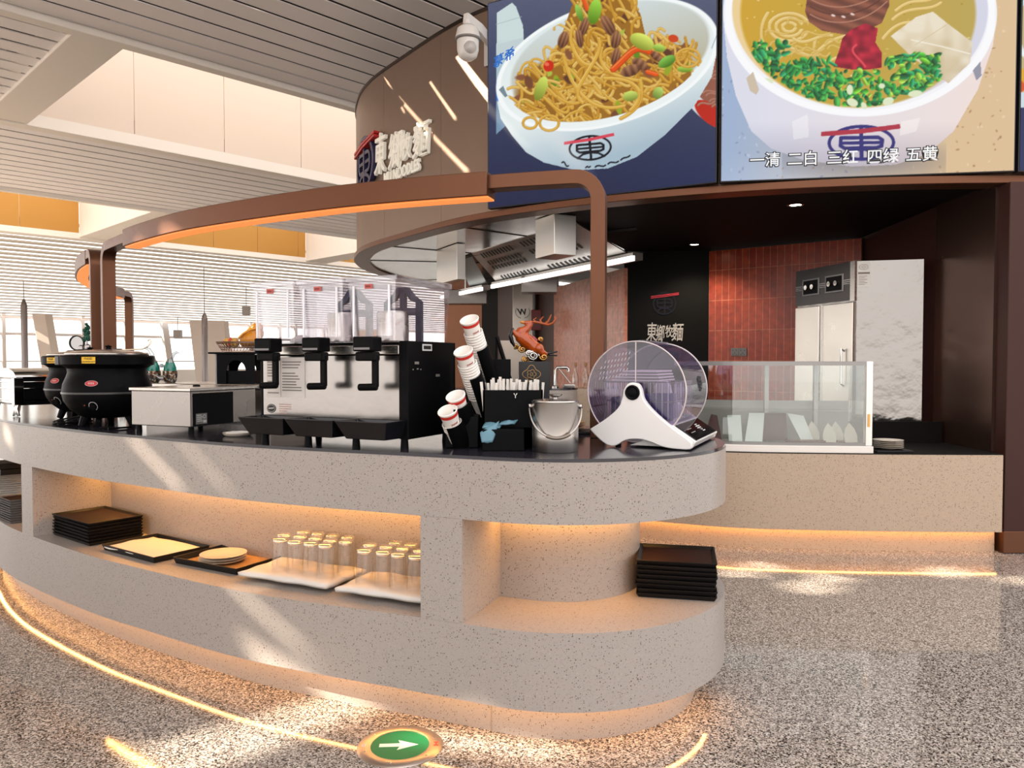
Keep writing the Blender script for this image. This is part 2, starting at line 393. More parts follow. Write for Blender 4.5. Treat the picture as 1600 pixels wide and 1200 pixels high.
keep = [f for f in of if not any(inside((ov[f[0]]+ov[f[1]]+ov[f[2]])/3, P) for P in HOLES)]
me = bpy.data.meshes.new('ceiling_sun_mask'); me.from_pydata([(p.x, p.y, ZD) for p in ov], [], [tuple(f) for f in keep]); me.materials.append(DECK); me.materials.append(CEILW)
for p_ in me.polygons: p_.material_index = 1 if p_.center.y < 6.5 or p_.center.x < -.8*p_.center.y else 0  # unseen part made white to bounce light, dark behind the slats
dk = bpy.data.objects.new('ceiling_sun_mask', me); COL.objects.link(dk); struct(dk)
# slats
def slats(v0, v1, pitch, zf, u1f, u0f, gap=.045):
    mb = MB(); v = v0
    while v < v1-.05:
        vm = v+(pitch-gap)/2; u0, u1 = u0f(vm), u1f(vm)
        if u1 > u0:
            x, y = UV((u0+u1)/2, vm); mb.box((x, y, zf(vm)+.006), (u1-u0, pitch-gap, .012), ANG)
        v += pitch
    return mb
lim = lambda v: max(.176*v-1.0, (7.72-.698*v)/.716)
struct(slats(3.4, 9.25, .345, lambda v: 5.0, lambda v: 13, lim, .055).build('ceiling_slats_near', CEIL))
struct(slats(9.62, 13.5, .345, lambda v: 5.0, lambda v: 2.75, lambda v: .176*v-1.4, .06).build('ceiling_slats_left', CEIL))
struct(slats(13.85, 19.0, .42, lambda v: 5.0, lambda v: 16, lambda v: .176*v-2, .06).build('ceiling_slats_middle', CEIL))
slope = lambda v: 4.93-(v-25.2)*.22
struct(slats(25.2, 33.8, .36, slope, lambda v: 34, lambda v: 1.6, .06).build('ceiling_slats_far', MEMB))
bt = MB()
for k in range(24):
    v = 25.2+.36*k-.03; x, y = UV(17.8, v); bt.box((x, y, slope(v)+.024), (32.4, .15, .02), ANG)
struct(bt.build('ceiling_far_gap_strips', mat('grey_gap_strip', (.48, .44, .41), .7)))  # added strips darken the slat gaps and stop sun leaking through
tr = MB()
ubox(tr, -1, 13.2, 9.25, 9.42, 4.93, 5.12); ubox(tr, -2, 13.2, 13.5, 13.75, 4.94, 5.14); ubox(tr, 2.75, 3.3, 9.42, 13.5, 4.96, 5.2)
ubox(tr, -2, 26, 18.95, 19.1, 4.93, 5.15); ubox(tr, -2, 34, 24.7, 25.2, 4.92, 5.1)
for u in (7.3, 14.7): ubox(tr, u, u+.9, 19.1, 24.7, 4.97, 7.3)
struct(tr.build('ceiling_trim', CEILW, bevel=.01))
tz = MB()
for k in range(9):
    v = 9.7+k*.43; x, y = UV(2.72, v); ca, sa = math.cos(ANG), math.sin(ANG)
    tz.add([(*UV(2.70, v-.13), 5.0), (*UV(2.70, v+.13), 5.0), (*UV(2.70, v), 5.16), (*UV(2.5, v-.1), 5.02), (*UV(2.5, v+.1), 5.02)], [(0, 1, 2), (0, 3, 4, 1), (0, 2, 3), (1, 4, 2), (2, 4, 3)])
struct(tz.build('ceiling_end_clips', CEILW))
# light wells: panel walls, unseen glowing caps added to replace sky and bar the sun
def well(u0, u1, v0, v1, far, name):
    wl = MB(); ubox(wl, u0-.06, u0, v0, v1, 5.1, 7.3); ubox(wl, u1, u1+.06, v0, v1, 5.1, 7.3); ubox(wl, u0, u1, v0-.06, v0, 5.13, 7.3)
    struct(wl.build('wall_'+name+'_sides', CEILW))
    f = MB(); u = u0
    while u < u1-.01:
        u2 = min(u+1.55, u1); ubox(f, u+.006, u2-.006, v1, v1+.05, 5.0, 7.3); u = u2
    struct(f.build('wall_'+name, far))
    struct(ubox(MB(), u0, u1, v0, v1, 7.3, 7.36).build('ceiling_'+name+'_glow_cap', SKYL))
well(*WELLS[0], PINKW, 'cream_well')
for i, q in enumerate(WELLS[1:]): well(*q, GOLD, 'golden_well' if i == 0 else 'golden_well_%s' % ('middle', 'right')[i-1])
# far glass wall
def farx(x, v=34.0): return 34.0 and v/(.698+.716*(800-x)/1200)
WV = 34.3
wf = MB()
for z, h in ((2.42, .10), (1.36, .05), (3.06, .10)): ubox(wf, -3, 40, WV, WV+.15, z-h/2, z+h/2)
for x in (-30, 6, 130, 197, 392, 437, 462, 506): # posts
    D = farx(x, WV); p = atY(x, 540, D); wf.box((p.x, p.y, 1.6), (.12, .14, 3.2), ANG)
for x in (262, 520):
    D = farx(x, WV-.2); p = atY(x, 540, D); q = atY(x+8, 600, D)
    wf.tube([(p.x-.16, p.y, 3.05), (q.x, q.y, .1)], .18, 4)
struct(wf.build('window_1', mat('pale_window_frame', (.62, .57, .55), .5)))
gw = MB(); ubox(gw, -3, 40, WV+.06, WV+.07, 1.0, 3.05); struct(gw.build('window_2', CLEAR))
sl = MB(); ubox(sl, -3, 40, WV, WV+.25, 0, 1.0); struct(sl.build('wall_window_sill', CEILW))
def slab_col(x0, x1, D, lean, z1, label):
    m = MB(); a, b = atY(x0, 540, D), atY(x1, 540, D)
    m.add([(a.x-lean*.5, D, z1), (b.x-lean*.5, D, z1), (b.x+lean*.5, D, 0), (a.x+lean*.5, D, 0)]+[(a.x-lean*.5, D+.5, z1), (b.x-lean*.5, D+.5, z1), (b.x+lean*.5, D+.5, 0), (a.x+lean*.5, D+.5, 0)],
          [(0, 1, 2, 3), (7, 6, 5, 4), (0, 4, 5, 1), (1, 5, 6, 2), (2, 6, 7, 3), (3, 7, 4, 0)])
    return struct(m.build(label, mat('pale_column', (.66, .58, .53), .6), bevel=.02))
slab_col(61, 81, 29.0, .5, 3.15, 'wall_column_leaning'); slab_col(302, 356, 30.0, .3, 2.95, 'wall_column_thick')
for x, D, yt, lab in ((38.5, 25.5, 466, 'slim metal pole with a pointed top, left of the brown arch posts'), (320, 27.0, 487, 'slim metal pole with a pointed top, right of the two glass birds')):
    p = atY(x, 540, D); t = thing('pole', lab, 'pole', (p.x, p.y, 0)); zt = CAMZ+(565-yt)*D/FPX
    r0 = 4.6*D/FPX
    MB().lathe([(.0, zt), (r0*.5, zt-.08), (r0, zt-.25), (r0, 0), (0, 0)], 24).build('shaft', noise_rough(mat('grey_steel_post', (.20, .175, .17), .3, .85), 10, .25, .4), t, 40)
    MB().tube([(0, 0, zt-.02), (0, 0, slope(-.716*p.x+.698*p.y)+.012)], .014, 6).build('wire', mat('wire_grey', (.3, .28, .28), .5), t)
    MB().lathe([(.0, .0), (r0*1.8, .0), (r0*1.8, .03), (r0, .05)], 24).build('base_plate', STEEL, t, 40)
for x, y0, y1, D, lab in ((385, 452, 492, 30, 'small grey box hanging on a wire, left of the juice dispenser tank'), (278, 512, 529, 32.6, 'tiny grey box hanging on a wire before the far windows')):
    p = atY(x, y1, D); h = (y1-y0)*D/FPX
    t = thing('hanging_box', lab, 'hanging device', (p.x, p.y, p.z))
    hb = .011*D; MB().box((0, 0, hb/2), (hb*.8, hb*.7, hb)).build('housing', mat('grey_housing', (.36, .33, .32), .5), t, bevel=.01)
    MB().tube([(0, 0, hb), (0, 0, slope(-.716*p.x+.698*p.y)+.012-p.z)], .014, 6).build('wire', mat('wire_grey', (.3, .28, .28), .5), t)

# ------------------------------------------------------------------ the shop: curved bronze fascia, soffit, kitchen walls
def chain_off(P, d):
    out = []
    for i, p in enumerate(P):
        t = (P[min(i+1, len(P)-1)]-P[max(i-1, 0)]).normalized(); out.append(p+Vector((-t.y, t.x))*d)
    return out
FB = chain_off(FP, .12)
fz0, fz1 = 2.60, 4.41
fas = MB(); cuts = [0]
Lc = 0; marks = []
for i in range(1, len(FP)):
    Lc += (FP[i]-FP[i-1]).length
    if Lc > 1.15: cuts.append(i); Lc = 0
cuts.append(len(FP)-1)
for a, b in zip(cuts, cuts[1:]):
    ii = list(range(a, b+1))
    A = [FP[i] for i in ii]; B = [FB[i] for i in ii]
    dA = (A[1]-A[0]).normalized()*.003; A[0] = A[0]+dA; B[0] = B[0]+dA
    fas.strip(A, B, fz0+.056, fz1)
struct(fas.build('wall_fascia', FASC, smooth=25))
F2, F3 = chain_off(FP, -.035), chain_off(FP, .16)
struct(MB().strip(F2, F3, fz0, fz0+.056).build('trim_1', BROWN, smooth=25, bevel=.004))
struct(MB().strip(chain_off(FP, -.012), chain_off(FP, .13), fz1, fz1+.03).build('trim_2', mat('dark_edge_trim', (.05, .035, .03), .3, .7), smooth=25))
iS = min(range(len(FP)), key=lambda i: abs(FP[i].x-.25)+(9 if FP[i].y > 8 else 0))
stl = [tuple(p) for p in F3[2:iS+1]]+[(1.35, 8.9), (.65, 11.5), (-.05, 13.2)]
struct(MB().prism(stl, fz0+.02, fz0+.06).build('ceiling_steel_soffit', noise_rough(mat('soffit_steel', (.52, .52, .51), .2, 1.0), 6, .14, .26)))
iE = min(range(len(FP)), key=lambda i: abs(FP[i].x-3.6))
blk = [tuple(p) for p in F3[iS:iE+1]]+[(3.7, 8.3), (2.2, 9.1), (1.35, 8.9)]
struct(MB().prism(blk, fz0+.02, fz0+.06).build('ceiling_black_soffit', KBLACK))
seam = MB()
for i in range(20, iS, 26):
    p, q = F3[i], F3[i]+(FB[i]-FP[i]).normalized()*1.6; seam.tube([(p.x, p.y, fz0+.019), (q.x, q.y, fz0+.019)], .006, 4)
so2 = chain_off(FP, 1.25); seam.tube([(p.x, p.y, fz0+.015) for p in so2[20:iS+6]], .02, 4)
struct(seam.build('trim_3', mat('soffit_joint', (.02, .02, .02), .6)))
def wall(name, a, b, z0, z1, m, th=.08):
    a, b = Vector(a), Vector(b); L = (b-a).length
    o = MB().box((L/2, th/2, (z0+z1)/2), (L, th, z1-z0)).build(name, m); o.location = (a.x, a.y, 0); o.rotation_euler[2] = math.atan2(b.y-a.y, b.x-a.x)
    return struct(o)
REDT = tiles('brick_red_tiles', S(156, 62, 34), S(136, 46, 28), S(170, 108, 80))
PINKT = tiles('lit_rosy_tiles', S(206, 140, 120), S(196, 128, 108), S(212, 164, 142))  # paler copy of the red tiles, hood light put into the colour
wall('wall_back_right', (2.24, 8.76), (3.54, 7.82), 0, 2.60, REDT)
wall('wall_back_black', (1.31, 9.0), (2.26, 8.78), 0, 2.62, MATTE)
wall('wall_back_lit_rosy', (.62, 11.4), (1.31, 8.98), 0, 2.44, PINKT)
wall('wall_back_left', (-.25, 13.6), (.62, 11.4), 0, 2.62, mat('dark_red_brown_wall', (.05, .018, .014), .5))
wall('wall_left_brown', (-1.28, 14.6), (-.55, 14.1), 0, 2.62, BROWN)
wall('wall_left_black', (-.55, 14.0), (.05, 13.2), 0, 2.62, MATTE)
wall('wall_right_deep', (3.60, 8.1), (3.48, 6.30), 0, 2.62, DARKB)
wall('wall_right', (3.46, 6.30), (3.44, 5.50), 0, 2.62, noise_rough(mat('dark_bronze_satin', (.13, .075, .06), .25, .85), 4, .2, .3))
struct(MB().box((3.86, 5.62, 1.34), (.80, .50, 2.52)).build('wall_front_pier', DARKB, bevel=.006))
struct(MB().box((3.86, 5.618, .08), (.81, .51, .155)).build('baseboard_pier', BROWN, bevel=.004))
# framed black panel mark and lettering on the black back wall
bwa, bwb = Vector((1.31, 9.0, 0)), Vector((2.26, 8.78, 0)); bu = (bwb-bwa).normalized()
fr0 = frame((0, 0, 0), bu, (0, 0, 1)); nb = bu.cross(Vector((0, 0, 1)))
def on_black(x, y):
    d = ray(x, y); n_ = Vector((bu.y, -bu.x, 0)); t = (bwa.dot(n_))/(d.dot(n_)); return Vector((0, 0, CAMZ))+d*t
sg = thing('wall_emblem', 'white brush lettering under a red chopstick mark on the black kitchen wall', 'sign', on_black(1038, 520)-Vector((bu.y, -bu.x, 0))*0)
n_ = Vector((bu.y, -bu.x, 0)); loc = sg.location.copy()
fw = frame(n_*.004, bu, (0, 0, 1))
mb = MB()
for ch, ox, oy, sz, sx_ in (('東', -.15, -.075, .23, .52), ('鄉', -.05, -.085, .21, .50), ('牧', .05, -.04, .15, .58), ('麵', .145, -.075, .22, .60)):
    add_text(mb, ch, sz, fw, .003, .0016, (sx_, 1), .12, (ox, oy))
mb.build('lettering', mat('pale_lettering', (.62, .60, .58), .5), sg)
ink, red = emblem(.135, frame(n_*.003+Vector((0, 0, .34))+bu*.0, bu, (0, 0, 1)), .004, None, None)
ink.build('ring_mark', mat('faint_navy_mark', (.007, .008, .015), .35, 0, .2), sg); red.build('chopstick_mark', mat('dark_red_mark', (.38, .015, .03), .4), sg)
# downlights and detector in the black soffit
for i, (x, y, lab) in enumerate(((1243, 319.5, 'round recessed downlight in the black soffit above the steel cabinet'), (1085, 381.5, 'round recessed downlight in the black soffit above the black wall'))):
    p = onz(x, y, fz0+.02); t = thing('downlight', lab, 'ceiling light', p)
    MB().lathe([(.048, .004), (.062, 0), (.066, -.006), (.05, -.008), (.046, .004)], 28).build('bezel', CHROME, t, 40)
    MB().lathe([(0, -.003), (.047, -.003)], 28).build('lens', DOWN, t)
    l = bpy.data.lights.new('kitchen_spot', 'SPOT'); l.energy = 34; l.color = (1, .80, .58); l.spot_size = 2.3; l.spot_blend = .6; l.shadow_soft_size = .05
    lo = bpy.data.objects.new('kitchen_spot', l); lo.location = (p.x, p.y, p.z-.03); COL.objects.link(lo)
p = onz(961, 397, fz0+.02)
t = thing('smoke_detector', 'round pale smoke detector on the kitchen soffit beside the brown post', 'smoke detector', p)
MB().lathe([(0, -.05), (.03, -.05), (.05, -.03), (.055, 0), (0, 0)], 24).build('housing', WHITEP, t, 40)

# ------------------------------------------------------------------ lettering and mark on the fascia
SL = [0]
for a, b in zip(FP, FP[1:]): SL.append(SL[-1]+(b-a).length)
def fs_at(x, y):
    p = fascia_hit(x, y); i = min(range(len(FP)), key=lambda k: (FP[k]-p.to_2d()).length); return SL[i], p.z
def ffr(u, v, w_=0):
    i = max(1, min(len(SL)-2, int(np.searchsorted(SL, u)))); t = (u-SL[i-1])/(SL[i]-SL[i-1]); p = FP[i-1].lerp(FP[i], t); d = (FP[i]-FP[i-1]).normalized()
    return Vector((p.x+d.y*(w_+.012), p.y-d.x*(w_+.012), v))
SIGNW = mat('cream_sign_letters', (.86, .83, .76), .4, emit=(1, .93, .78), es=.12)
sgn = thing('shop_sign', 'raised cream lettering with a navy round mark on the bronze curved fascia', 'sign', (0, 0, 0))
mb = MB()
for ch, xa, xb, yb, yt in (('東', 592, 612, 270, 200), ('鄉', 612, 636, 262, 200), ('牧', 633, 651, 248, 203), ('麵', 649, 680, 243, 184)):
    ua, za = fs_at(xa, yb); ub, zb = fs_at(xb, yb); u, z0 = fs_at((xa+xb)/2, yb); _, zt = fs_at((xa+xb)/2, yt); h_ = zt-z0
    add_text(mb, ch, h_*.98, lambda a, b, c=0, u=u, z0=z0: ffr(u+a, z0+b, c), .017, .003, ((ub-ua)/h_*.94, 1), .10, (-.03, .07*h_))
mb.build('calligraphy', SIGNW, sgn)
u0, z0 = fs_at(603, 289); u1, z1 = fs_at(659, 272); mb = MB(); mid = (u0+u1)/2
vs, fs = text_mesh('MU NOODLES', .16, .012, .004); wd_ = max(v.x for v in vs)-min(v.x for v in vs)
add_text(mb, 'MU NOODLES', .16, lambda a, b, c=0: ffr(mid+a, z0+b, c), .012, .004, ((u1-u0)/wd_, 1))
mb.build('latin_lettering', SIGNW, sgn)
uc, zc = fs_at(576, 257)
mapf = lambda a, b, c=0: ffr(uc+a, zc+b, c)
ink, red = emblem(.30, mapf, .05, None, None)
ink.build('round_mark', mat('navy_sign_metal', (.03, .03, .085), .35), sgn); red.build('chopstick_mark', mat('red_sign_metal', (.55, .03, .03), .4), sgn)

# ------------------------------------------------------------------ security camera on the fascia
p = atY(731, 60, 6.45); q = fascia_hit(768, 42)
t = thing('dome_camera', 'white dome security camera on an arm beside the top corner of the noodle screen', 'security camera', p)
MB().lathe([(0, .11), (.05, .105), (.088, .075), (.10, .02), (.106, 0), (.104, -.015), (.092, -.02), (.09, -.10), (.075, -.15), (.045, -.175), (0, -.185)], 36).build('housing', WHITEP, t, 35)
MB().lathe([(.0935, -.022), (.108, -.016), (.108, -.004), (.0935, -.002)], 36).build('seam_ring', mat('grey_seam', (.2, .19, .19), .5), t, 40)
Mx = Matrix.Translation((.02, -.055, -.10)) @ Matrix.Rotation(1.25, 4, 'X')
MB().lathe([(0, .055), (.03, .05), (.05, .03), (.055, 0)], 28, M=Mx).build('lens_ball', mat('grey_plastic', (.48, .46, .46), .3), t, 50)
v = q-p; vn = Vector((v.x, v.y, 0)).normalized()
m = MB(); m.tube([(0, 0, .10), (0, 0, .15)], .03, 12); m.sweep([Vector((-.02, 0, .17)), Vector((v.x*.5, v.y*.5, .14)), Vector((v.x*.98, v.y*.98, .08))], [Vector((vn.y, -vn.x, 0))]*3, .085, .05)
m.build('arm', WHITEP, t, bevel=.006)
i = min(range(len(FP)), key=lambda k: (FP[k]-q.to_2d()).length); d = (FP[i+1]-FP[i-1]).normalized()
MB().box((v.x+d.y*.02, v.y-d.x*.02, .02), (.12, .03, .26), math.atan2(d.y, d.x)).build('wall_plate', WHITEP, t, bevel=.006)

# ------------------------------------------------------------------ the front island counter
HT, NB, NS, HB = 1.02, .795, .424, .15            # worktop, niche top, niche sill, body bottom
FRONT = [p.to_2d() for p in catmull([(-4.75, 8.0, 0), (-4.35, 6.6, 0), (-3.75, 5.42, 0), (-3.30, 4.80, 0), (-2.90, 4.36, 0), (-2.51, 4.02, 0), (-2.04, 3.66, 0), (-1.72, 3.45, 0), (-1.07, 3.06, 0), (-.37, 2.768, 0), (-.058, 2.640, 0)], 16)]
FN = []
for i, p in enumerate(FRONT):
    t = (FRONT[min(i+1, len(FRONT)-1)]-FRONT[max(i-1, 0)]).normalized(); FN.append(Vector((-t.y, t.x)))
EC, ER, PHI = Vector((.20, 3.28)), .69, math.radians(22)
FN[-1] = Vector((math.sin(PHI), math.cos(PHI))); FN[-2] = FN[-2].lerp(FN[-1], .5).normalized()
NA = 40
def chains(d, dend=None):
    """front chain and back chain of the island outline, set in by d (dend on the round end)"""
    de = d if dend is None else dend
    A = []
    for i, (p, n) in enumerate(zip(FRONT, FN)):
        k = min(1, max(0, (i-len(FRONT)+22)/10)); A.append(p+n*(d+(de-d)*k))
    B = [p+n*(2*ER-(d if dend is None else max(d, .02))) for p, n in zip(FRONT, FN)]
    if dend is not None: B[-1] = EC+FN[-1]*(ER-de)
    for i in range(1, NA+1):
        a = math.radians(90*i/NA); r = ER-de
        A.append(EC+Vector((math.sin(a-PHI)*r, -math.cos(a-PHI)*r))); B.append(EC+Vector((math.sin(a+PHI)*r, math.cos(a+PHI)*r)))
    B[-1] = A[-1]+FN[-1]*.0005
    return A, B
cnt = thing('island_counter', 'pale terrazzo island counter with a rounded end, lit shelf niches and a dark worktop', 'counter', (0, 0, 0))
A0, B0 = chains(0)
MB().strip(A0, B0, NB, HT-.012).build('upper_band', TERR, cnt, smooth=25)
MB().strip(A0, B0, HB, NS).build('lower_body', TERR, cnt, smooth=25)
Aw, Bw = chains(.004)
MB().strip(Aw, Bw, HT-.012, HT).build('worktop', STONE, cnt, smooth=25)
Ac, Bc = chains(.40, .345)
MB().strip(Ac, Bc, NS, NB).build('core', TERR, cnt, smooth=25)
def idx(x, z=.6):
    return min(range(len(A0)), key=lambda i: abs(proj((A0[i].x, A0[i].y, z))[0]-x)+(999 if i < 30 else 0)+(999 if i > len(FRONT)+18 else 0))
def at_px(x, z):
    """outline point under pixel x, found between samples"""
    for i in range(30, len(FRONT)+18):
        a, b = proj((*A0[i], z))[0], proj((*A0[i+1], z))[0]
        if a <= x <= b:
            k = (x-a)/(b-a); return A0[i].lerp(A0[i+1], k), Ac[i].lerp(Ac[i+1], k), i
for xa, xb in ((34, 51), (657, 722)):
    div = MB(); a, ac, ia = at_px(xa, .6); b, bc, ib = at_px(xb, .6)
    P = [a]+A0[ia+1:ib+1]+[b]; Q = [ac]+Ac[ia+1:ib+1]+[bc]
    div.strip(P, [q+(q-p)*.02 for p, q in zip(P, Q)], NS-.001, NB+.001)
    div.build('divider', TERR, cnt, smooth=25)
At, Bt = chains(.115)
MB().strip(At, Bt, 0, HB+.01).build('plinth', TERR, cnt, smooth=25)
def led(name, d0, d1, z, m, i0=0, i1=None, parent=cnt):
    P, Q = chains(d0)[0], chains(d1)[0]; P, Q = P[i0:i1], Q[i0:i1]
    mb = MB(); n = len(P); mb.add([(p.x, p.y, z) for p in P]+[(q.x, q.y, z) for q in Q], [(i, i+1, n+i+1, n+i) for i in range(n-1)])
    return mb.build(name, m, parent)
led('led_strip', .060, .076, HB-.004, WARM, 20)
x51 = at_px(52, .6)[2]+1; x657 = at_px(656, .6)[2]; x722 = at_px(723, .6)[2]+1; x34 = at_px(33, .6)[2]
led('niche_led_strip', .335, .36, NB-.003, WARMN, x51, x657); led('niche_led_strip', .335, .36, NB-.003, WARMN, 30, x34)
led('niche_led_strip', .29, .315, NB-.003, WARMN, x722, None)
# joint in the plinth
p, _, i = at_px(747, .05); n = (Ac[i]-A0[i]).normalized(); q = p+n*.1145
MB().box((q.x, q.y, .075), (.003, .004, .15), math.atan2(-n.x, n.y)).build('plinth_joint', mat('joint_line', (.3, .24, .19), .7), cnt)

# ------------------------------------------------------------------ brown arches with an orange light strip
def arch(pts, zt, rb, zb, h, wd):
    """post up, bend, plan curve pts at height zt, bend, post down; returns path, side vectors and the index range of the level run"""
    P = [Vector((p[0], p[1], 0)) for p in catmull([(p[0], p[1], 0) for p in pts], 14)]
    def side(i):
        t = (P[min(i+1, len(P)-1)]-P[max(i-1, 0)]).normalized(); return Vector((-t.y, t.x, 0))
    path, sd = [], []
    for end in (0, 1):
        e = P[0] if end == 0 else P[-1]; s_ = side(0) if end == 0 else side(len(P)-1)
        t = (P[1]-P[0]).normalized() if end == 0 else (P[-2]-P[-1]).normalized()
        seq = [(Vector((e.x, e.y, zb)))]
        for k in range(9):
            a = math.radians(90*k/8); seq.append(Vector((e.x, e.y, zt-rb))+t*(rb*(1-math.cos(a)))+Vector((0, 0, rb*math.sin(a))))
        if end == 0:
            path += seq; sd += [s_]*len(seq)
            for i, p in enumerate(P):
                if (p-P[0]).length > rb*1.05 and (p-P[-1]).length > rb*1.05: path.append(Vector((p.x, p.y, zt))); sd.append(side(i))
            n1 = len(path)
        else:
            path += seq[::-1]; sd += [s_]*len(seq)
    return path, sd, 10, n1
def box_arch(name, label, pts, lit, zt=2.145):
    t = thing(name, label, 'arch', (0, 0, 0))
    path, sd, a, b = arch(pts, zt, .10, HT, .06, .09)
    i0, i1 = lit(path, a, b)
    MB().sweep(path[:i0+2], sd[:i0+2], .062, .085).build('post', BROWN, t, smooth=25, bevel=.003)
    MB().sweep(path[i1-1:], sd[i1-1:], .062, .085).build('post', BROWN, t, smooth=25, bevel=.003)
    lb = [p-Vector((0, 0, .012)) for p in path[i0:i1+1]]
    MB().sweep(lb, sd[i0:i1+1], .105, .115, -.012).build('light_beam', BROWN, t, smooth=25, bevel=.003)
    lo = [p-Vector((0, 0, .0685)) for p in path[i0:i1+1]]
    MB().sweep(lo, sd[i0:i1+1], .008, .085, -.012).build('light_strip', ORANGE, t, smooth=25)
    return t
def lit1(path, a, b):
    xs = [proj(p)[0] for p in path]
    return max(i for i in range(a, b) if xs[i] <= 212), max(i for i in range(a, b) if xs[i] <= 771)
box_arch('lamp_arch', 'long curved brown metal arch with an orange underlight over the juice dispenser', [(-2.84, 5.42), (-2.62, 5.16), (-2.17, 4.68), (-1.65, 4.24), (-.80, 3.73), (-.09, 3.46), (.376, 3.34)], lit1)
box_arch('lamp_arch', 'smaller brown arch curling away behind the soup kettles at the left', [(-3.03, 5.62), (-3.16, 5.80), (-3.48, 6.25), (-3.9, 7.0), (-4.28, 8.0), (-4.47, 8.6), (-4.60, 9.25)], lambda P, a, b: (a+5, b-6))

# ------------------------------------------------------------------ the kitchen's own low counter at the right
BF = [p.to_2d() for p in catmull([(.70, 5.98, 0), (.96, 5.78, 0), (1.58, 5.50, 0), (2.26, 5.40, 0), (2.9, 5.36, 0), (3.43, 5.345, 0)], 10)]
HK = .703
bk = thing('kitchen_counter', 'low cream terrazzo counter with a glowing base below the glass display case', 'counter', (0, 0, 0))
MB().strip(BF, chain_off(BF, .75), HB+.005, HK-.006).build('body', TERRW, bk, smooth=25)
MB().strip(chain_off(BF, .004), chain_off(BF, .75), HK-.006, HK).build('worktop', MATTE, bk, smooth=25)
MB().strip(chain_off(BF, .085), chain_off(BF, .7), 0, HB+.01).build('plinth', TERRW, bk, smooth=25)
L0, L1 = chain_off(BF, .046), chain_off(BF, .060)
n = len(L0); MB().add([(p.x, p.y, HB+.002) for p in L0]+[(p.x, p.y, HB+.002) for p in L1], [(i, i+1, n+i+1, n+i) for i in range(n-1)]).build('led_strip', WARM, bk)
# black upstand behind the plates
struct(MB().box((2.98, 6.16, .60), (.92, .06, 1.2-.66)).build('trim_4', KBLACK)).location = (0, 0, .0)
# marble strip and glass case
def bfp(x):
    for a, b in zip(BF, BF[1:]):
        pa, pb = proj((*a, HK))[0], proj((*b, HK))[0]
        if pa <= x <= pb: return a.lerp(b, (x-pa)/(pb-pa))
iA = [i for i, p in enumerate(BF) if 1060 < proj((*p, HK))[0] < 1335]
CH = [bfp(1050)]+[BF[i] for i in iA]+[bfp(1366)]
cs = thing('display_case', 'long glass display case on a white marble strip, folders and cards inside', 'display case', (0, 0, 0))
marb = mat('white_marble', (.74, .70, .66), .2)
MB().strip(chain_off(CH, .012), chain_off(CH, .50), HK, HK+.05).build('marble_base', marb, cs, bevel=.004)
C1 = chain_off(CH, .05)[:-1]+[chain_off(CH, .05)[-1]-(CH[-1]-CH[-2]).normalized()*.02]
zg0, zg1 = HK+.05, 1.352
m = MB(); m.strip(C1, chain_off(C1, .006), zg0+.02, zg1-.025); m.build('front_pane', clear('case_glass', (.93, .965, .96), .17), cs)
m = MB(); m.strip(C1, chain_off(C1, .40), zg1-.012, zg1-.006); m.build('top_pane', CLEAR, cs)
m = MB(); m.strip(chain_off(C1, -.003), chain_off(C1, .022), zg1-.030, zg1); m.strip(chain_off(C1, -.003), chain_off(C1, .03), zg0, zg0+.02)
e = C1[-1]; d = (C1[-1]-C1[-2]).normalized(); nn = Vector((-d.y, d.x))
m.build('rail', mat('case_rail_steel', (.22, .21, .205), .3, 1.0), cs)
m = MB(); q = e+nn*.02; m.box((q.x, q.y, (zg0+zg1)/2), (.045, .05, zg1-zg0), math.atan2(d.y, d.x)); m.build('corner_post', mat('post_white_steel', (.70, .67, .64), .3, .6), cs, bevel=.003)
q2 = e+nn*.40; m = MB(); m.strip([e+nn*.045, q2], [e+nn*.045+d*.012, q2+d*.012], zg0, zg1-.01); m.build('end_pane', CLEAR, cs)
midp = C1[len(C1)//2]; dm = Vector((1, -.1)).normalized()
for x in (1218, 1300):
    m = MB(); p = bfp(x); m.box((p.x+.02, p.y+.36, (zg0+zg1)/2), (.03, .03, zg1-zg0-.03))
    m.build('rear_upright', mat('case_grey_metal', (.30, .28, .27), .35, .8), cs)
m = MB(); m.strip(chain_off(C1, .06), chain_off(C1, .36), zg0+.24, zg0+.246); m.build('glass_shelf', CLEAR, cs)
m = MB(); m.strip(chain_off(C1, .395), chain_off(C1, .40), zg0, zg0+.30); m.build('rear_panel', mat('case_back_grey', (.34, .32, .31), .4), cs)
q = e+nn*.004-d*.004; MB().box((q.x, q.y-.012, zg0+.18), (.014, .006, .09), math.atan2(d.y, d.x)).build('brass_latch', GOLDM, cs)
# what lies in the case
def lean_card(name, label, cat, x, dy, wd, h, tilt, m, poly=None, rz=0, group=None, y0=None):
    p = bfp(x); o = MB()
    P = poly or [(-wd/2, 0), (wd/2, 0), (wd/2, h), (-wd/2, h)]
    o.prism(P, -.002, .002, Matrix.Rotation(math.pi/2-tilt, 4, 'X'))
    ob = o.build(name, m); ob.location = (p.x, p.y+dy, zg0+.004); ob.rotation_euler[2] = rz
    return tag(ob, label, cat, group)
cardw = mat('white_card', (.74, .74, .71), .5)
lean_card('card', 'white upright card at the left of the glass display case', 'card', 1162, .20, .10, .20, .25, cardw)
lean_card('card', 'second white card from the left in the display case, slanted edge', 'card', 1195, .21, .15, .22, .3, cardw, [(-.08, 0), (.05, 0), (.085, .22), (-.03, .22)])
lean_card('folder', 'dark maroon folder standing in the middle of the display case', 'folder', 1232, .30, .20, .21, .2, mat('maroon_card', (.075, .012, .014), .45))
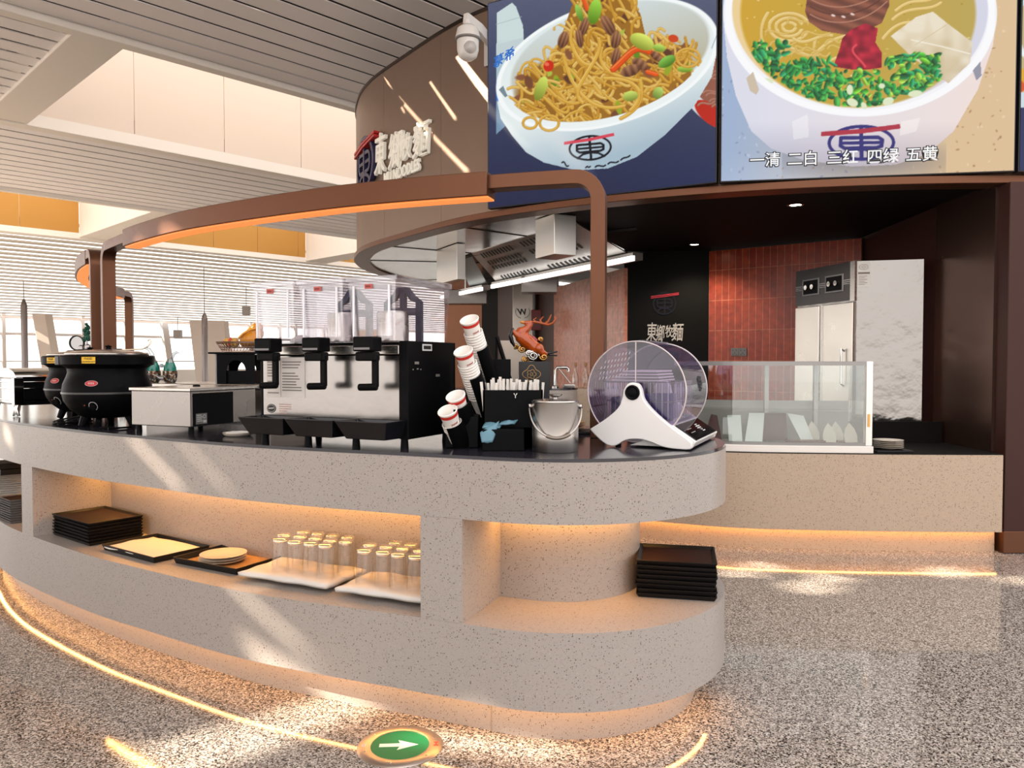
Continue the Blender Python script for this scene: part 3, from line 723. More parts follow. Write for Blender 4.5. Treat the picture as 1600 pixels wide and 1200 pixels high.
lean_card('folder', 'small maroon folder at the far left end of the display case', 'folder', 1128, .26, .12, .20, .25, mat('maroon_card', (0, 0, 0)), [(-.07, 0), (.07, 0), (.045, .19), (-.0, .2)])
lean_card('menu_sheet', 'white slanted sheet right of the maroon folder in the display case', 'sheet', 1276, .22, .12, .22, .3, cardw, [(-.02, 0), (.07, 0), (.01, .2), (-.11, .22)])
leaf = [(-.045, .0), (.045, .0), (.052, .06), (.035, .11), (0, .155), (-.035, .11), (-.052, .06)]
for x, dy, lab in ((1308, .12, 'pointed white plate standing front left in the right half of the display case'), (1294, .26, 'pointed white plate behind, beside the slanted sheet in the display case'), (1332, .25, 'pointed white plate standing back right in the display case'), (1344, .14, 'pointed white plate nearest the right post of the display case')):
    lean_card('serving_plate', lab, 'plate', x, dy, 0, 0, .22, CERAM, leaf, rz=.15, group='pointed plates in the display case')
p = bfp(1270); o = MB().box((p.x, p.y+.14, zg0+.016), (.26, .10, .024)).build('wooden_tray', mat('red_brown_wood', (.13, .035, .015), .4), bevel=.003); tag(o, 'narrow red brown wooden tray lying in the display case', 'tray')
p = bfp(1345); o = MB().box((p.x-.04, p.y+.19, zg0+.012), (.11, .08, .02)).build('wooden_tray', MATS['red_brown_wood'], bevel=.003); tag(o, 'short red brown wooden tray beside the pointed plates in the display case', 'tray')
# plates on the counter right of the case
p = bfp(1406); o = MB().box((p.x, p.y+.17, HK+.008), (.26, .22, .016)).build('serving_tray', TRAYM, bevel=.004); tag(o, 'black tray under the cream plates right of the display case', 'tray')
prof = [(0, .0), (.05, .0), (.055, .004), (.102, .014), (.104, .017), (.10, .017), (.05, .008), (0, .008)]
for k in range(5):
    o = MB().lathe(prof, 32).build('plate', CERAM, smooth=40); o.location = (p.x, p.y+.17, HK+.0165+k*.0125)
    tag(o, ('cream plate on top of the pile right of the display case' if k == 4 else 'cream plate lower in the pile right of the display case'), 'plate', 'cream plates beside the display case')

# ------------------------------------------------------------------ steel two-door cabinet in the kitchen
A = onz(1337, 665, .82); 
cab = thing('steel_cabinet', 'tall two-door stainless cabinet with a black control panel before the red tiles', 'cabinet', (0, 0, 0))
zc1 = CAMZ+157*6.45/1200
c0 = Vector((537/1200*6.45, 6.45)); c1 = Vector((3.38, 6.32)); c2 = Vector((445/1200*7.25, 7.25)); c3 = c1+(c2-c0)
m = MB(); m.prism([c0, c1, c3, c2], .02, zc1); m.build('body', STEELM, cab, bevel=.004)
ud = (c2-c0).normalized(); Ld = (c2-c0).length; nd = Vector((-ud.y, ud.x)); nd = nd if nd.dot(Vector((-1, -1))) > 0 else -nd
fc = lambda a, b, c=0: Vector((c2.x, c2.y, 0))-Vector((ud.x, ud.y, 0))*a+Vector((nd.x, nd.y, 0))*c+Vector((0, 0, b))
def fpan(mb, a0, a1, b0, b1, c0_, c1_):
    mb.add([fc(a, b, c) for c in (c0_, c1_) for a, b in ((a0, b0), (a1, b0), (a1, b1), (a0, b1))], [(0, 1, 2, 3), (7, 6, 5, 4), (0, 4, 5, 1), (1, 5, 6, 2), (2, 6, 7, 3), (3, 7, 4, 0)]); return mb
zd = CAMZ+ (565-470)*6.45/1200
fpan(MB(), .0, Ld-.06, zd+.01, zc1, .0, .02).build('control_panel', mat('black_control_panel', (.02, .016, .018), .25), cab)
fpan(MB(), Ld-.058, Ld, zd+.0, zc1, .0, .021).build('panel_end', STEEL, cab)
for a in (.30, .70):
    fpan(MB(), (a-.17)*Ld, (a+.13)*Ld, zd+.09, zc1-.09, .02, .026).build('gauge_frame', mat('grey_gauge', (.16, .16, .17), .3, .6), cab, bevel=.006)
    gf = fpan(MB(), (a-.145)*Ld, (a+.105)*Ld, zd+.105, zc1-.105, .026, .029).build('gauge_face', BLACK, cab)
    for k in (-1, 1):
        ctr = fc((a-.02+k*.055)*Ld, (zd+zc1)/2, .03); kb = MB(); kb.tube([ctr, ctr+Vector((nd.x, nd.y, 0))*.02], .022, 16); kb.build('knob', CHROME, gf)
    st = MB(); [fpan(st, 0, Ld-.06, (zd+zc1)/2+k*.016-.004, (zd+zc1)/2+k*.016+.004, .02, .0215) for k in (-1, 0, 1)]
st.build('panel_stripe', mat('grey_stripe', (.22, .22, .23), .35), cab)
doorm = noise_rough(mat('door_steel', (.66, .62, .58), .3, 1.0), 5, .22, .36)
for a0, a1 in ((.01, Ld*.44), (Ld*.52, Ld-.01)):
    dr = fpan(MB(), a0, a1, .1, zd-.012, .0, .03).build('door', doorm, cab, bevel=.004)
    hx = a0+.04 if a0 > .1 else a1-.03
    if a0 > .1:
        hh = MB(); hh.tube([fc(a1-.10, zd-.42, .03), fc(a1-.10, zd-.40, .06), fc(a1-.10, zd-.70, .06), fc(a1-.10, zd-.72, .03)], .009, 8); hh.build('handle', CHROME, dr)
fpan(MB(), Ld*.445, Ld*.515, .1, zd-.012, .0, .018).build('door_pillar', STEEL, cab)
stk = MB(); us = (c1-c0).normalized(); ns_ = Vector((us.y, -us.x)); fsd = frame((c0.x, c0.y, zc1), (us.x, us.y, 0), (0, 0, 1))
stk.add([fsd(a, b, .003) for a, b in ((.005, -.22), (.10, -.22), (.10, -.01), (.005, -.01))], [(0, 1, 2, 3)])
stk.build('rating_plate', mat('grey_plate', (.42, .40, .38), .4, .6), cab)
ln = MB()
ln.ribbon([(.008, -.105), (.098, -.105)], .016, .004, .005, fsd)
for k in range(6): ln.ribbon([(.012, -.13-k*.014), (.08-.02*(k % 2), -.13-k*.014)], .004, .004, .005, fsd)
ln.ribbon([(.05+.035*math.cos(a*math.pi/6), -.055+.022*math.sin(a*math.pi/6)) for a in range(12)], .003, .004, .005, fsd, True); ln.ribbon([(.03, -.055), (.05, -.045), (.07, -.055), (.05, -.065)], .004, .004, .005, fsd, True)
ln.build('plate_print', GREYINK, cab)
# double socket on the tiles
ta, tb = Vector((2.24, 8.76, 0)), Vector((3.54, 7.82, 0)); tu = (tb-ta).normalized(); tn = Vector((tu.y, -tu.x, 0))
def on_tile(x, y):
    d = ray(x, y); t = ta.dot(tn)/d.dot(tn); return Vector((0, 0, CAMZ))+d*t
for i, x in enumerate((1148.5, 1161)):
    p = on_tile(x, 550); t = thing('power_socket', ('left', 'right')[i]+' grey power socket of the pair on the red tiles', 'socket', p+tn*.001, math.atan2(tu.y, tu.x))
    MB().box((0, -.006, 0), (.088, .012, .09)).build('plate', mat('grey_socket', (.16, .155, .165), .4), t, bevel=.004)
    k = MB()
    for a, b, r_ in ((-.02, .018, .0), (.02, .018, 0), (0, -.012, 0), (-.018, -.028, .5), (.018, -.028, -.5)): k.box((a, -.0125, b), (.005, .002, .016), M=None)
    k.build('slot', INK, t)

# ------------------------------------------------------------------ food screens: the pictures they show are painted as colours of a dense flat grid
class Paint:
    """a small painter working in picture units (x right, y down)"""
    def __init__(s, x0, y0, x1, y1, k=2.0, bg=(0, 0, 0)):
        s.x0, s.y0, s.k = x0, y0, k; s.w, s.h = int((x1-x0)*k), int((y1-y0)*k)
        s.X, s.Y = np.meshgrid(x0+(np.arange(s.w)+.5)/k, y0+(np.arange(s.h)+.5)/k); s.C = np.zeros((s.h, s.w, 3)); s.C[:] = bg
    def win(s, x0, y0, x1, y1):
        a, b = max(0, int((x0-s.x0)*s.k)), min(s.w, int((x1-s.x0)*s.k)+1); c, d = max(0, int((y0-s.y0)*s.k)), min(s.h, int((y1-s.y0)*s.k)+1)
        return (slice(c, max(c, d)), slice(a, max(a, b)))
    def put(s, W, M, col):
        if M.size: s.C[W] = s.C[W]*(1-M[..., None])+np.asarray(col, float)*M[..., None]
    def ell(s, cx, cy, a, b, rot, col, soft=1.0, alpha=1.0, mask=None, ring=None):
        R = max(a, b)+3; W = s.win(cx-R, cy-R, cx+R, cy+R); c_, s_ = math.cos(math.radians(rot)), math.sin(math.radians(rot))
        dx, dy = s.X[W]-cx, s.Y[W]-cy; u, v = dx*c_+dy*s_, -dx*s_+dy*c_
        q = np.sqrt((u/a)**2+(v/b)**2); d = (1-q)*min(a, b)
        M = np.clip(d/soft+.5, 0, 1)
        if ring: M = np.clip((ring/2-np.abs((1-q)*min(a, b)))/soft+.5, 0, 1)
        if mask is not None: M = M*mask[W]
        if callable(col): col = col(u/a, v/b)
        s.put(W, M*alpha, col)
    def ellmask(s, cx, cy, a, b, rot):
        c_, s_ = math.cos(math.radians(rot)), math.sin(math.radians(rot)); dx, dy = s.X-cx, s.Y-cy
        u, v = dx*c_+dy*s_, -dx*s_+dy*c_; return np.clip((1-np.sqrt((u/a)**2+(v/b)**2))*min(a, b)+.5, 0, 1)
    def poly(s, P, col, alpha=1.0, mask=None):
        xs = [p[0] for p in P]; ys = [p[1] for p in P]; W = s.win(min(xs)-1, min(ys)-1, max(xs)+1, max(ys)+1); X, Y = s.X[W], s.Y[W]; I = np.zeros(X.shape, bool)
        for i in range(len(P)):
            (xa, ya), (xb, yb) = P[i], P[i-1]
            if ya != yb: I ^= ((ya > Y) != (yb > Y)) & (X < (xb-xa)*(Y-ya)/(yb-ya)+xa)
        M = I*alpha
        if mask is not None: M = M*mask[W]
        if callable(col): col = col(X, Y)
        s.put(W, M.astype(float), col)
    def line(s, P, wd, col, dark=None, lite=None, mask=None, alpha=1.0):
        """thick rounded stroke with a darker edge and a bright crown, like a noodle"""
        xs = [p[0] for p in P]; ys = [p[1] for p in P]; W = s.win(min(xs)-wd, min(ys)-wd, max(xs)+wd, max(ys)+wd); X, Y = s.X[W], s.Y[W]
        if not X.size: return
        D = np.full(X.shape, 1e9); Sg = np.zeros(X.shape)
        for (xa, ya), (xb, yb) in zip(P, P[1:]):
            vx, vy = xb-xa, yb-ya; L2 = vx*vx+vy*vy+1e-9; t = np.clip(((X-xa)*vx+(Y-ya)*vy)/L2, 0, 1)
            d = np.hypot(X-xa-t*vx, Y-ya-t*vy); k = d < D; D = np.where(k, d, D); Sg = np.where(k, (Y-ya-t*vy)*np.sign(abs(vx)+.3*abs(vy)), Sg)
        q = D/(wd/2); M = np.clip((1-q)*wd*.8, 0, 1)*alpha
        if mask is not None: M = M*mask[W]
        c = np.asarray(col, float)[None, None]*np.ones(X.shape+(1,))
        if dark is not None: e = np.clip((q-.55)/.45, 0, 1)[..., None]; c = c*(1-e)+np.asarray(dark, float)*e
        if lite is not None: e = np.clip(1-np.abs(Sg/(wd/2)+.35)/.28, 0, 1)[..., None]*.75; c = c*(1-e)+np.asarray(lite, float)*e
        s.put(W, M, c)
    def grain(s, amp, sc_=1.0):
        s.C += rng.normal(0, amp, s.C.shape[:2])[..., None]
    def field(s, x0, y0, x1, y1, n, seed):
        """smooth random field over a patch, 0..1"""
        q = np.random.RandomState(seed).rand(n+2, n+2)
        def f(X, Y):
            u = np.clip((X-x0)/(x1-x0), 0, .999)*n; v = np.clip((Y-y0)/(y1-y0), 0, .999)*n; a = u.astype(int); b = v.astype(int); u = u-a; v = v-b; u = u*u*(3-2*u); v = v*v*(3-2*v)
            return (q[b, a]*(1-u)+q[b, a+1]*u)*(1-v)+(q[b+1, a]*(1-u)+q[b+1, a+1]*u)*v
        return f
    def get(s, x, y):
        i = np.clip((x-s.x0)*s.k-.5, 0, s.w-1.001); j = np.clip((y-s.y0)*s.k-.5, 0, s.h-1.001); a = i.astype(int); b = j.astype(int); u = (i-a)[..., None]; v = (j-b)[..., None]
        a1, b1 = np.minimum(a+1, s.w-1), np.minimum(b+1, s.h-1)
        return (s.C[b, a]*(1-u)+s.C[b, a1]*u)*(1-v)+(s.C[b1, a]*(1-u)+s.C[b1, a1]*u)*v
def bez(p0, p1, p2, p3, n=14):
    out = []
    for k in range(n+1):
        t = k/n; a, b, c, d = (1-t)**3, 3*t*(1-t)**2, 3*t*t*(1-t), t**3
        out.append((a*p0[0]+b*p1[0]+c*p2[0]+d*p3[0], a*p0[1]+b*p1[1]+c*p2[1]+d*p3[1]))
    return out
def lerp3(a, b, t): t = np.asarray(t)[..., None]; return np.asarray(a, float)*(1-t)+np.asarray(b, float)*t
def bowl_mark(P, cx, cy, rx, ry, rot, ink, red):
    c_, s_ = math.cos(math.radians(rot)), math.sin(math.radians(rot)); T = lambda L: [(cx+(x*rx)*c_-(y*ry)*s_, cy+(x*rx)*s_+(y*ry)*c_) for x, y in L]
    w_ = rx*.11
    P.line(T(circ(.95, 40)), w_, ink); P.line(T([(0, -.92), (0, .92)]), w_*1.2, ink)
    P.line(T([(-.6, -.3), (.5, -.3), (.62, -.15), (.6, .2), (.45, .3), (-.5, .3), (-.62, .15), (-.6, -.3)]), w_*1.1, ink); P.line(T([(-.58, 0), (.6, 0)]), w_, ink)
    for sg_ in (-1, 1): P.line(T([(0, .36), (sg_*.35, .46), (sg_*.62, .75)]), w_, ink)
    P.line(T([(-1.15, -.50), (0, -.62), (1.12, -.86)]), w_*.9, red); P.line(T([(-1.15, -.62), (0, -.74), (1.12, -.98)]), w_*.7, red)
def screen_fried():
    P = Paint(768, -82, 1130, 340); rr = random.Random(3)
    t = np.clip((P.Y+60)/380, 0, 1); P.C[:] = lerp3((98, 104, 128), (30, 36, 70), t); P.C += (np.clip((P.X-960)/200, 0, 1)*np.clip((P.Y-200)/100, 0, 1))[..., None]*np.array((-6, 2, 14.)); P.grain(2)
    # bottle
    P.poly([(776, 20), (800, 4), (806, 10), (817, 40), (819, 75), (800, 110), (797, 190), (775, 210)], lambda X, Y: lerp3((205, 222, 222), (120, 150, 178), np.clip((Y-60)/120, 0, 1)))
    P.poly([(775, 70), (818, 58), (816, 78), (775, 92)], (196, 210, 214)); P.poly([(775, 128), (800, 118), (790, 150), (775, 158)], (40, 110, 205)); P.line([(775, 38), (815, 26)], 1.5, (165, 185, 186))
    # second bowl behind at the right
    P.ell(1150, 150, 92, 58, 25, (214, 222, 228)); P.ell(1148, 138, 80, 42, 25, (150, 92, 74)); P.ell(1110, 178, 30, 14, 40, (190, 40, 24))
    for k in range(10): a = rr.uniform(1090, 1126); b = rr.uniform(110, 175); P.line(bez((a, b), (a+8, b-10), (a+18, b+4), (a+26, b-6), 8), 4, (168, 112, 92), (110, 66, 54), (200, 150, 128))
    # bowl
    P.poly([(777, 160), (782, 185), (800, 212), (822, 238), (850, 254), (900, 266), (950, 263), (995, 245), (1040, 210), (1085, 165), (1112, 120), (1121, 75)]+[(1000, 40), (820, 100)], lambda X, Y: lerp3((232, 240, 240), (168, 190, 204), np.clip((Y-150-(X-950)*-.32)/95, 0, 1)))
    P.ell(949, 99, 178, 95, -17, lambda u, v: lerp3((226, 236, 236), (240, 246, 246), np.clip(v*.5+.5, 0, 1)))
    P.ell(953, 92, 160, 82, -17, lambda u, v: lerp3((212, 224, 226), (180, 170, 140), np.clip(v*.5+.5, 0, 1)), 3)
    P.ell(949, 100, 176, 93, -17, (248, 252, 252), ring=4)
    inn = np.maximum(P.ellmask(949, 97, 164, 84, -17), ((P.Y < 60) & (P.X > 880) & (P.X < 1000)).astype(float))
    P.ell(935, 125, 132, 60, -14, (150, 102, 34), 6, mask=inn); P.poly([(850, 150), (872, 70), (893, 10), (905, -20), (960, -20), (1000, 20), (1012, 70), (1080, 70), (1080, 140), (940, 190)], (158, 108, 36), mask=inn)
    def pt():
        while True:
            x, y = rr.uniform(800, 1100), rr.uniform(-20, 195)
            if ((x-940)/150)**2+((y-125-(940-x)*.2)/62)**2 < 1 or (abs(x-945) < 62-(60-y)*.25 and -20 < y < 80): return x, y
    pal = [((214, 164, 62), (146, 92, 22), (246, 214, 128)), ((200, 146, 46), (128, 78, 18), (238, 200, 104)), ((222, 180, 88), (158, 104, 34), (250, 224, 150))]
    for k in range(260):
        x, y = pt(); a = rr.uniform(-.9, .9)+(1.2 if y < 60 else 0); L = rr.uniform(16, 44); c = rr.choice(pal); b = rr.uniform(-26, 26)
        dx, dy = math.cos(a)*L, math.sin(a)*L; P.line(bez((x-dx/2, y-dy/2), (x-dx/4+b*.6, y-dy/4+b), (x+dx/4+b*.6, y+dy/4+b), (x+dx/2, y+dy/2)), rr.uniform(4.2, 6.2), *c, mask=inn)
        if k % 9 == 0:
            x, y = pt(); P.ell(x, y, rr.uniform(6, 12), rr.uniform(4, 7), rr.uniform(0, 180), rr.choice([(118, 72, 48), (136, 86, 58), (98, 58, 40)]), 2, mask=inn)
        if k % 17 == 3:
            x, y = pt(); P.ell(x, y, rr.uniform(7, 13), rr.uniform(3, 6), rr.uniform(0, 180), rr.choice([(150, 168, 40), (176, 188, 70), (98, 140, 36)]), 1.5, mask=inn)
    for p_ in [((897, 40), (880, 60), (905, 108), (925, 100)), ((940, 75), (930, 110), (962, 120), (1000, 126)), ((880, 85), (890, 140), (925, 180), (975, 165)), ((935, 60), (950, 90), (880, 140), (910, 160)), ((1000, 125), (1010, 160), (990, 175), (970, 185)), ((945, 122), (1000, 120), (1012, 150), (985, 172))]:
        P.line(bez(*p_), 6.5, (220, 172, 70), (150, 96, 24), (250, 222, 140))
    for x, y, a, b, r_ in ((912, 42, 7, 16, 20), (905, 60, 6, 15, -10), (950, 40, 9, 18, -30), (962, 62, 8, 14, 10), (1000, 100, 14, 8, 30), (985, 110, 16, 9, -20), (1025, 88, 12, 6, 40), (880, 62, 8, 14, 20), (962, 88, 7, 14, 15)):
        P.ell(x, y, a, b, r_, lambda u, v: lerp3((168, 118, 84), (92, 54, 36), np.clip(v*.5+.5+.3*np.sin(u*9), 0, 1)), 1.5)
    P.line(bez((958, 108), (985, 84), (990, 68), (1014, 80)), 11, (226, 84, 24), (168, 46, 10), (250, 160, 90)); P.line([(1012, 112), (1025, 116)], 8, (232, 90, 26), (170, 50, 12), (250, 150, 90)); P.line([(912, 0), (918, 14)], 8, (226, 90, 30), (170, 50, 14), (250, 150, 90))
    P.ell(857, 103, 8, 9, 20, (204, 46, 24)); P.ell(854, 100, 4, 3, 20, (236, 110, 80)); P.ell(1052, 60, 8, 6, 10, (206, 70, 30))
    for x, y, a, b, r_, c in ((929, 18, 10, 20, 12, (120, 178, 34)), (1003, 65, 20, 12, 25, (186, 200, 66)), (845, 138, 9, 20, 20, (172, 188, 60)), (1042, 96, 15, 8, -30, (96, 160, 40)), (1070, 108, 12, 5, 0, (140, 184, 50)), (1030, 75, 10, 6, 10, (150, 190, 60)), (985, 150, 12, 8, -10, (170, 190, 70)), (905, 20, 5, 14, -20, (120, 170, 50)), (1028, 145, 8, 10, 30, (150, 180, 70))):
        P.ell(x, y, a, b, r_, lambda u, v, c=c: lerp3(tuple(min(255, q+46) for q in c), tuple(q*.72 for q in c), np.clip(v*.5+.5, 0, 1)), 1.2)
    for x, y, r_ in ((828, 192, 11), (858, 192, 15), (1075, 90, 18)): P.line([(x+r_*math.cos(a/8*math.pi), y-.8*r_*math.sin(a/8*math.pi)) for a in range(17)], 5, (214, 164, 62), (146, 92, 22), (246, 214, 128))
    P.poly([(779, 140), (786, 134), (793, 150), (789, 152)], (120, 140, 150)); P.line([(1112, 75), (1121, 52)], 2, (160, 180, 190))
    bowl_mark(P, 922, 231, 34, 19.5, -5, (18, 20, 30), (216, 66, 84))
    for a, b in (((878, 254), (888, 259)), ((915, 262), (922, 260)), ((930, 261), (946, 258)), ((950, 256), (966, 252)), ((970, 250), (984, 243))): P.line(bez(a, (a[0]+5, a[1]-6), (b[0]-5, b[1]+5), b, 6), 3, (20, 22, 34))
    P.ell(890, 240, 10, 40, -40, (255, 244, 240), 20, .25); return P
def screen_soup():
    P = Paint(1118, -85, 1576, 300); rr = random.Random(8)
    t = np.clip((P.X-1150+.25*(P.Y-150))/360, 0, 1); P.C[:] = lerp3((158, 178, 210), (222, 192, 152), t); P.C += (np.clip((P.Y-235)/50, 0, 1)*.5*(1-np.clip(abs(P.X-1250)/200, 0, 1)))[..., None]*np.array((30, 30, 34.))
    for k in range(420):
        x, y = rr.uniform(1120, 1572), rr.uniform(-60, 290); q = min(1, max(0, (x-1150)/360)); c = rr.choice([(118, 136, 170), (190, 205, 226), (138, 150, 176)]) if rr.random() > q else rr.choice([(178, 140, 100), (238, 214, 180), (160, 120, 84)])
        P.ell(x, y, rr.uniform(1, 3.2), rr.uniform(.8, 2), rr.uniform(0, 180), c, 1, .7)
    P.ell(1350, 250, 125, 26, 0, (96, 92, 104), 30, .45)
    P.poly([(1131, 40), (1136, 90), (1150, 150), (1174, 205), (1205, 232), (1255, 250), (1330, 260), (1400, 257), (1450, 240), (1490, 205), (1528, 140), (1552, 70), (1557, 20)], lambda X, Y: lerp3((222, 222, 236), (240, 224, 220), np.clip((X-1180)/330, 0, 1))-(np.clip((Y-190)/90, 0, 1)[..., None]*np.array((52, 52, 44.))))
    P.ell(1344, 20, 214, 162, 0, (246, 246, 250)); P.ell(1344, 14, 200, 152, 0, lambda u, v: lerp3((238, 208, 150), (214, 214, 232), np.clip(u*.5+.5, 0, 1)), 2)
    inn = P.ellmask(1341, 20, 184, 148, 0); P.ell(1341, 20, 184, 148, 0, lambda u, v: lerp3((206, 162, 42), (188, 164, 84), np.clip(u*.5+.5, 0, 1)), 4)
    for k in range(120): P.ell(rr.uniform(1160, 1520), rr.uniform(-30, 150), rr.uniform(.6, 2.2), rr.uniform(.6, 1.6), 0, rr.choice([(236, 206, 110), (166, 122, 22), (246, 226, 160)]), 1, .8, mask=inn)
    N = ((228, 196, 116), (170, 126, 48), (250, 232, 180))
    for a in range(3): P.line(circ(9+a*9, 22, 20, 340, 1.15, .8, (1233, 42)), 6.5, *N, mask=inn)
    for p_ in [((1190, 60), (1178, 90), (1200, 110), (1230, 80)), ((1200, 20), (1180, 50), (1190, 80), (1215, 90)), ((1270, 90), (1290, 62), (1310, 58), (1336, 52)), ((1275, 60), (1262, 100), (1290, 100), (1306, 90)), ((1240, 60), (1260, 75), (1280, 50), (1300, 55)), ((1395, 30), (1420, 5), (1450, 20), (1470, 4)), ((1380, 60), (1395, 40), (1410, 30), (1440, 36)), ((1400, 16), (1430, -10), (1440, 12), (1470, -10)), ((1215, 80), (1240, 60), (1250, 95), (1280, 85)), ((1185, 0), (1200, -30), (1230, -20), (1250, -35))]: P.line(bez(*p_), 6, *N, mask=inn)
    for k in range(16):
        x, y = rr.uniform(1190, 1300), rr.uniform(10, 92); P.line(bez((x, y), (x+rr.uniform(-10, 20), y-18), (x+20, y+rr.uniform(0, 16)), (x+rr.uniform(24, 44), y-4), 8), 4.5, (216, 180, 90), (160, 116, 36), (244, 220, 150), mask=inn, alpha=.8)
    # beef, radish, chilli
    P.poly([(1262, -10), (1258, 18), (1264, 34), (1285, 48), (1320, 54), (1352, 48), (1378, 36), (1390, 8), (1388, -40), (1290, -40)], lambda X, Y: lerp3((150, 88, 66), (104, 58, 44), np.clip(.5+.45*np.sin((X*.35-Y)*.32), 0, 1)))
    for a in range(4): P.line(bez((1266, 22-a*12), (1300, 44-a*12), (1350, 38-a*12), (1386, 2-a*12)), 2.4, (90, 46, 36) if a % 2 else (182, 126, 104))
    for x, y in ((1318, 26), (1302, 24), (1332, 22)): P.ell(x, y, 3.5, 1.6, 20, (238, 214, 206))
    P.poly([(1392, 56), (1432, 26), (1458, 18), (1480, 36), (1520, 66), (1516, 98), (1482, 130), (1455, 112), (1420, 84)], lambda X, Y: lerp3((238, 228, 208), (202, 180, 142), np.clip((Y-30)/140+.9*(P.field(1390, 15, 1525, 135, 9, 4)(X, Y)-.45), 0, 1)), .95)
    P.line([(1424, 62), (1470, 72), (1516, 84)], 2.2, (248, 242, 226)); P.line([(1480, 38), (1430, 70)], 1.8, (216, 196, 156))
    P.poly([(1330, 46), (1352, 36), (1372, 44), (1368, 66), (1378, 82), (1378, 106), (1340, 110), (1302, 104), (1312, 76), (1316, 60)], lambda X, Y: lerp3((202, 36, 62), (126, 12, 36), np.clip(P.field(1300, 34, 1382, 112, 9, 7)(X, Y)*1.3-.15, 0, 1)))
    P.line(bez((1338, 70), (1322, 80), (1344, 90), (1352, 104)), 4, (224, 70, 84)); P.line([(1300, 108), (1350, 112), (1380, 106)], 3, (222, 150, 60))
    for k in range(420):
        x = rr.uniform(1178, 1468); top = 92+max(0, (1260-x)*-.02)-(26 if x < 1230 else 0)+(0 if x < 1390 else -10); bot = 20+148*math.sqrt(max(0, 1-((x-1341)/186)**2))-4; y = rr.uniform(top, min(bot, 166))
        if 1305 < x < 1376 and y < 108: continue
        g = rr.choice([(24, 112, 48), (36, 134, 54), (18, 90, 44), (60, 152, 60), (34, 140, 84)]) if x < 1310 or rr.random() < .55 else rr.choice([(104, 180, 40), (140, 200, 60), (66, 160, 44), (30, 120, 60)])
        P.ell(x, y, rr.uniform(3, 9), rr.uniform(2, 5), rr.uniform(0, 180), lambda u, v, g=g: lerp3(tuple(min(255, q*1.35+14) for q in g), tuple(q*.66 for q in g), np.clip(v*.6+.5, 0, 1)), 1, mask=inn)
    for x, y, a, b, r_ in ((1332, 160, 9, 6, 20), (1328, 140, 5, 8, 0), (1388, 158, 9, 6, -20), (1430, 146, 11, 5, -8), (1350, 165, 6, 4, 60), (1378, 134, 5, 4, 0), (1200, 126, 9, 4, 10)): P.ell(x, y, a, b, r_, (224, 232, 196), 1)
    P.ell(1344, 20, 207, 157, 0, (252, 252, 254), ring=9)
    P.poly([(1166, 122), (1177, 112), (1186, 140), (1182, 148), (1172, 142)], (206, 190, 168)); P.poly([(1520, 110), (1526, 126), (1534, 118), (1532, 96)], (150, 150, 166))
    P.poly([(1238, 190), (1262, 178), (1264, 214), (1240, 218)], (255, 255, 255), .35); P.poly([(1408, 190), (1438, 184), (1432, 205), (1406, 212)], (255, 250, 246), .45)
    bowl_mark(P, 1346, 223, 53, 27, -1, (48, 44, 118), (176, 46, 66)); return P
def screen_edge():
    P = Paint(1572, -85, 1660, 300); P.C[:] = (34, 44, 88); P.C[P.Y < 20] = (110, 140, 170)
    P.poly([(1578, 0), (1620, -40), (1660, -40), (1660, 170), (1630, 160), (1590, 170), (1578, 165)], (206, 222, 228)); P.ell(1640, 60, 60, 70, 0, (196, 178, 130)); P.ell(1600, 125, 22, 18, 0, (226, 170, 40)); P.ell(1592, 135, 10, 10, 0, (210, 80, 30)); P.line([(1578, 40), (1600, 85), (1650, 110)], 8, (236, 244, 246)); return P
def srgb_lin(c): c = np.clip(c/255., 0, 1); return np.where(c <= .04045, c/12.92, ((c+.055)/1.055)**2.4)
def screen(label, pa, pb, P, nx=350, ny=360, z0=2.662, z1=4.405):
    """flat panel between plan points pa and pb"""
    a, b = Vector(pa), Vector(pb); L = (b-a).length; u = (b-a)/L; ang = math.atan2(u.y, u.x)
    t = thing('menu_screen', label, 'screen', (a.x, a.y, z0), ang); H_ = z1-z0
    MB().box((L/2, .035, H_/2), (L, .06, H_)).build('frame', mat('screen_frame', (.01, .01, .012), .35), t, bevel=.003)
    m_ = .008; us = np.linspace(m_, L-m_, nx); vs = np.linspace(m_, H_-m_, ny); U, V = np.meshgrid(us, vs)
    co = np.stack([U, np.full_like(U, .002), V], -1).reshape(-1, 3)
    wx = a.x+u.x*U; wy = a.y+u.y*U; wz = z0+V
    d = wy*_c-(wz-CAMZ)*_s; px_ = 800+FPX*wx/d; py_ = 600-FPX*(wy*_s+(wz-CAMZ)*_c)/d
    col = srgb_lin(P.get(px_, py_)).reshape(-1, 3)
    I = np.arange(nx*ny).reshape(ny, nx); q = np.stack([I[:-1, :-1], I[:-1, 1:], I[1:, 1:], I[1:, :-1]], -1).reshape(-1, 4)
    me = bpy.data.meshes.new('picture'); me.from_pydata(co.tolist(), [], q.tolist())
    at_ = me.color_attributes.new('picture', 'FLOAT_COLOR', 'POINT'); at_.data.foreach_set('color', np.concatenate([col, np.ones((len(col), 1))], 1).astype(np.float32).ravel())
    me.materials.append(SCRM); o = bpy.data.objects.new('picture', me); COL.objects.link(o); o.parent = t
    return t, (lambda x, y: _on(x, y, a, u, z0)), t
def _on(x, y, a, u, z0):
    d = ray(x, y); n = Vector((u.y, -u.x)); k = (a.dot(n))/(d.x*n.x+d.y*n.y); w_ = Vector((0, 0, CAMZ))+d*k; return (w_.to_2d()-a).dot(u), w_.z-z0
SCRM = bpy.data.materials.new('screen_picture'); SCRM.use_nodes = True
n_, l_, b_ = nodes(SCRM); at = n_.new('ShaderNodeAttribute'); at.attribute_name = 'picture'
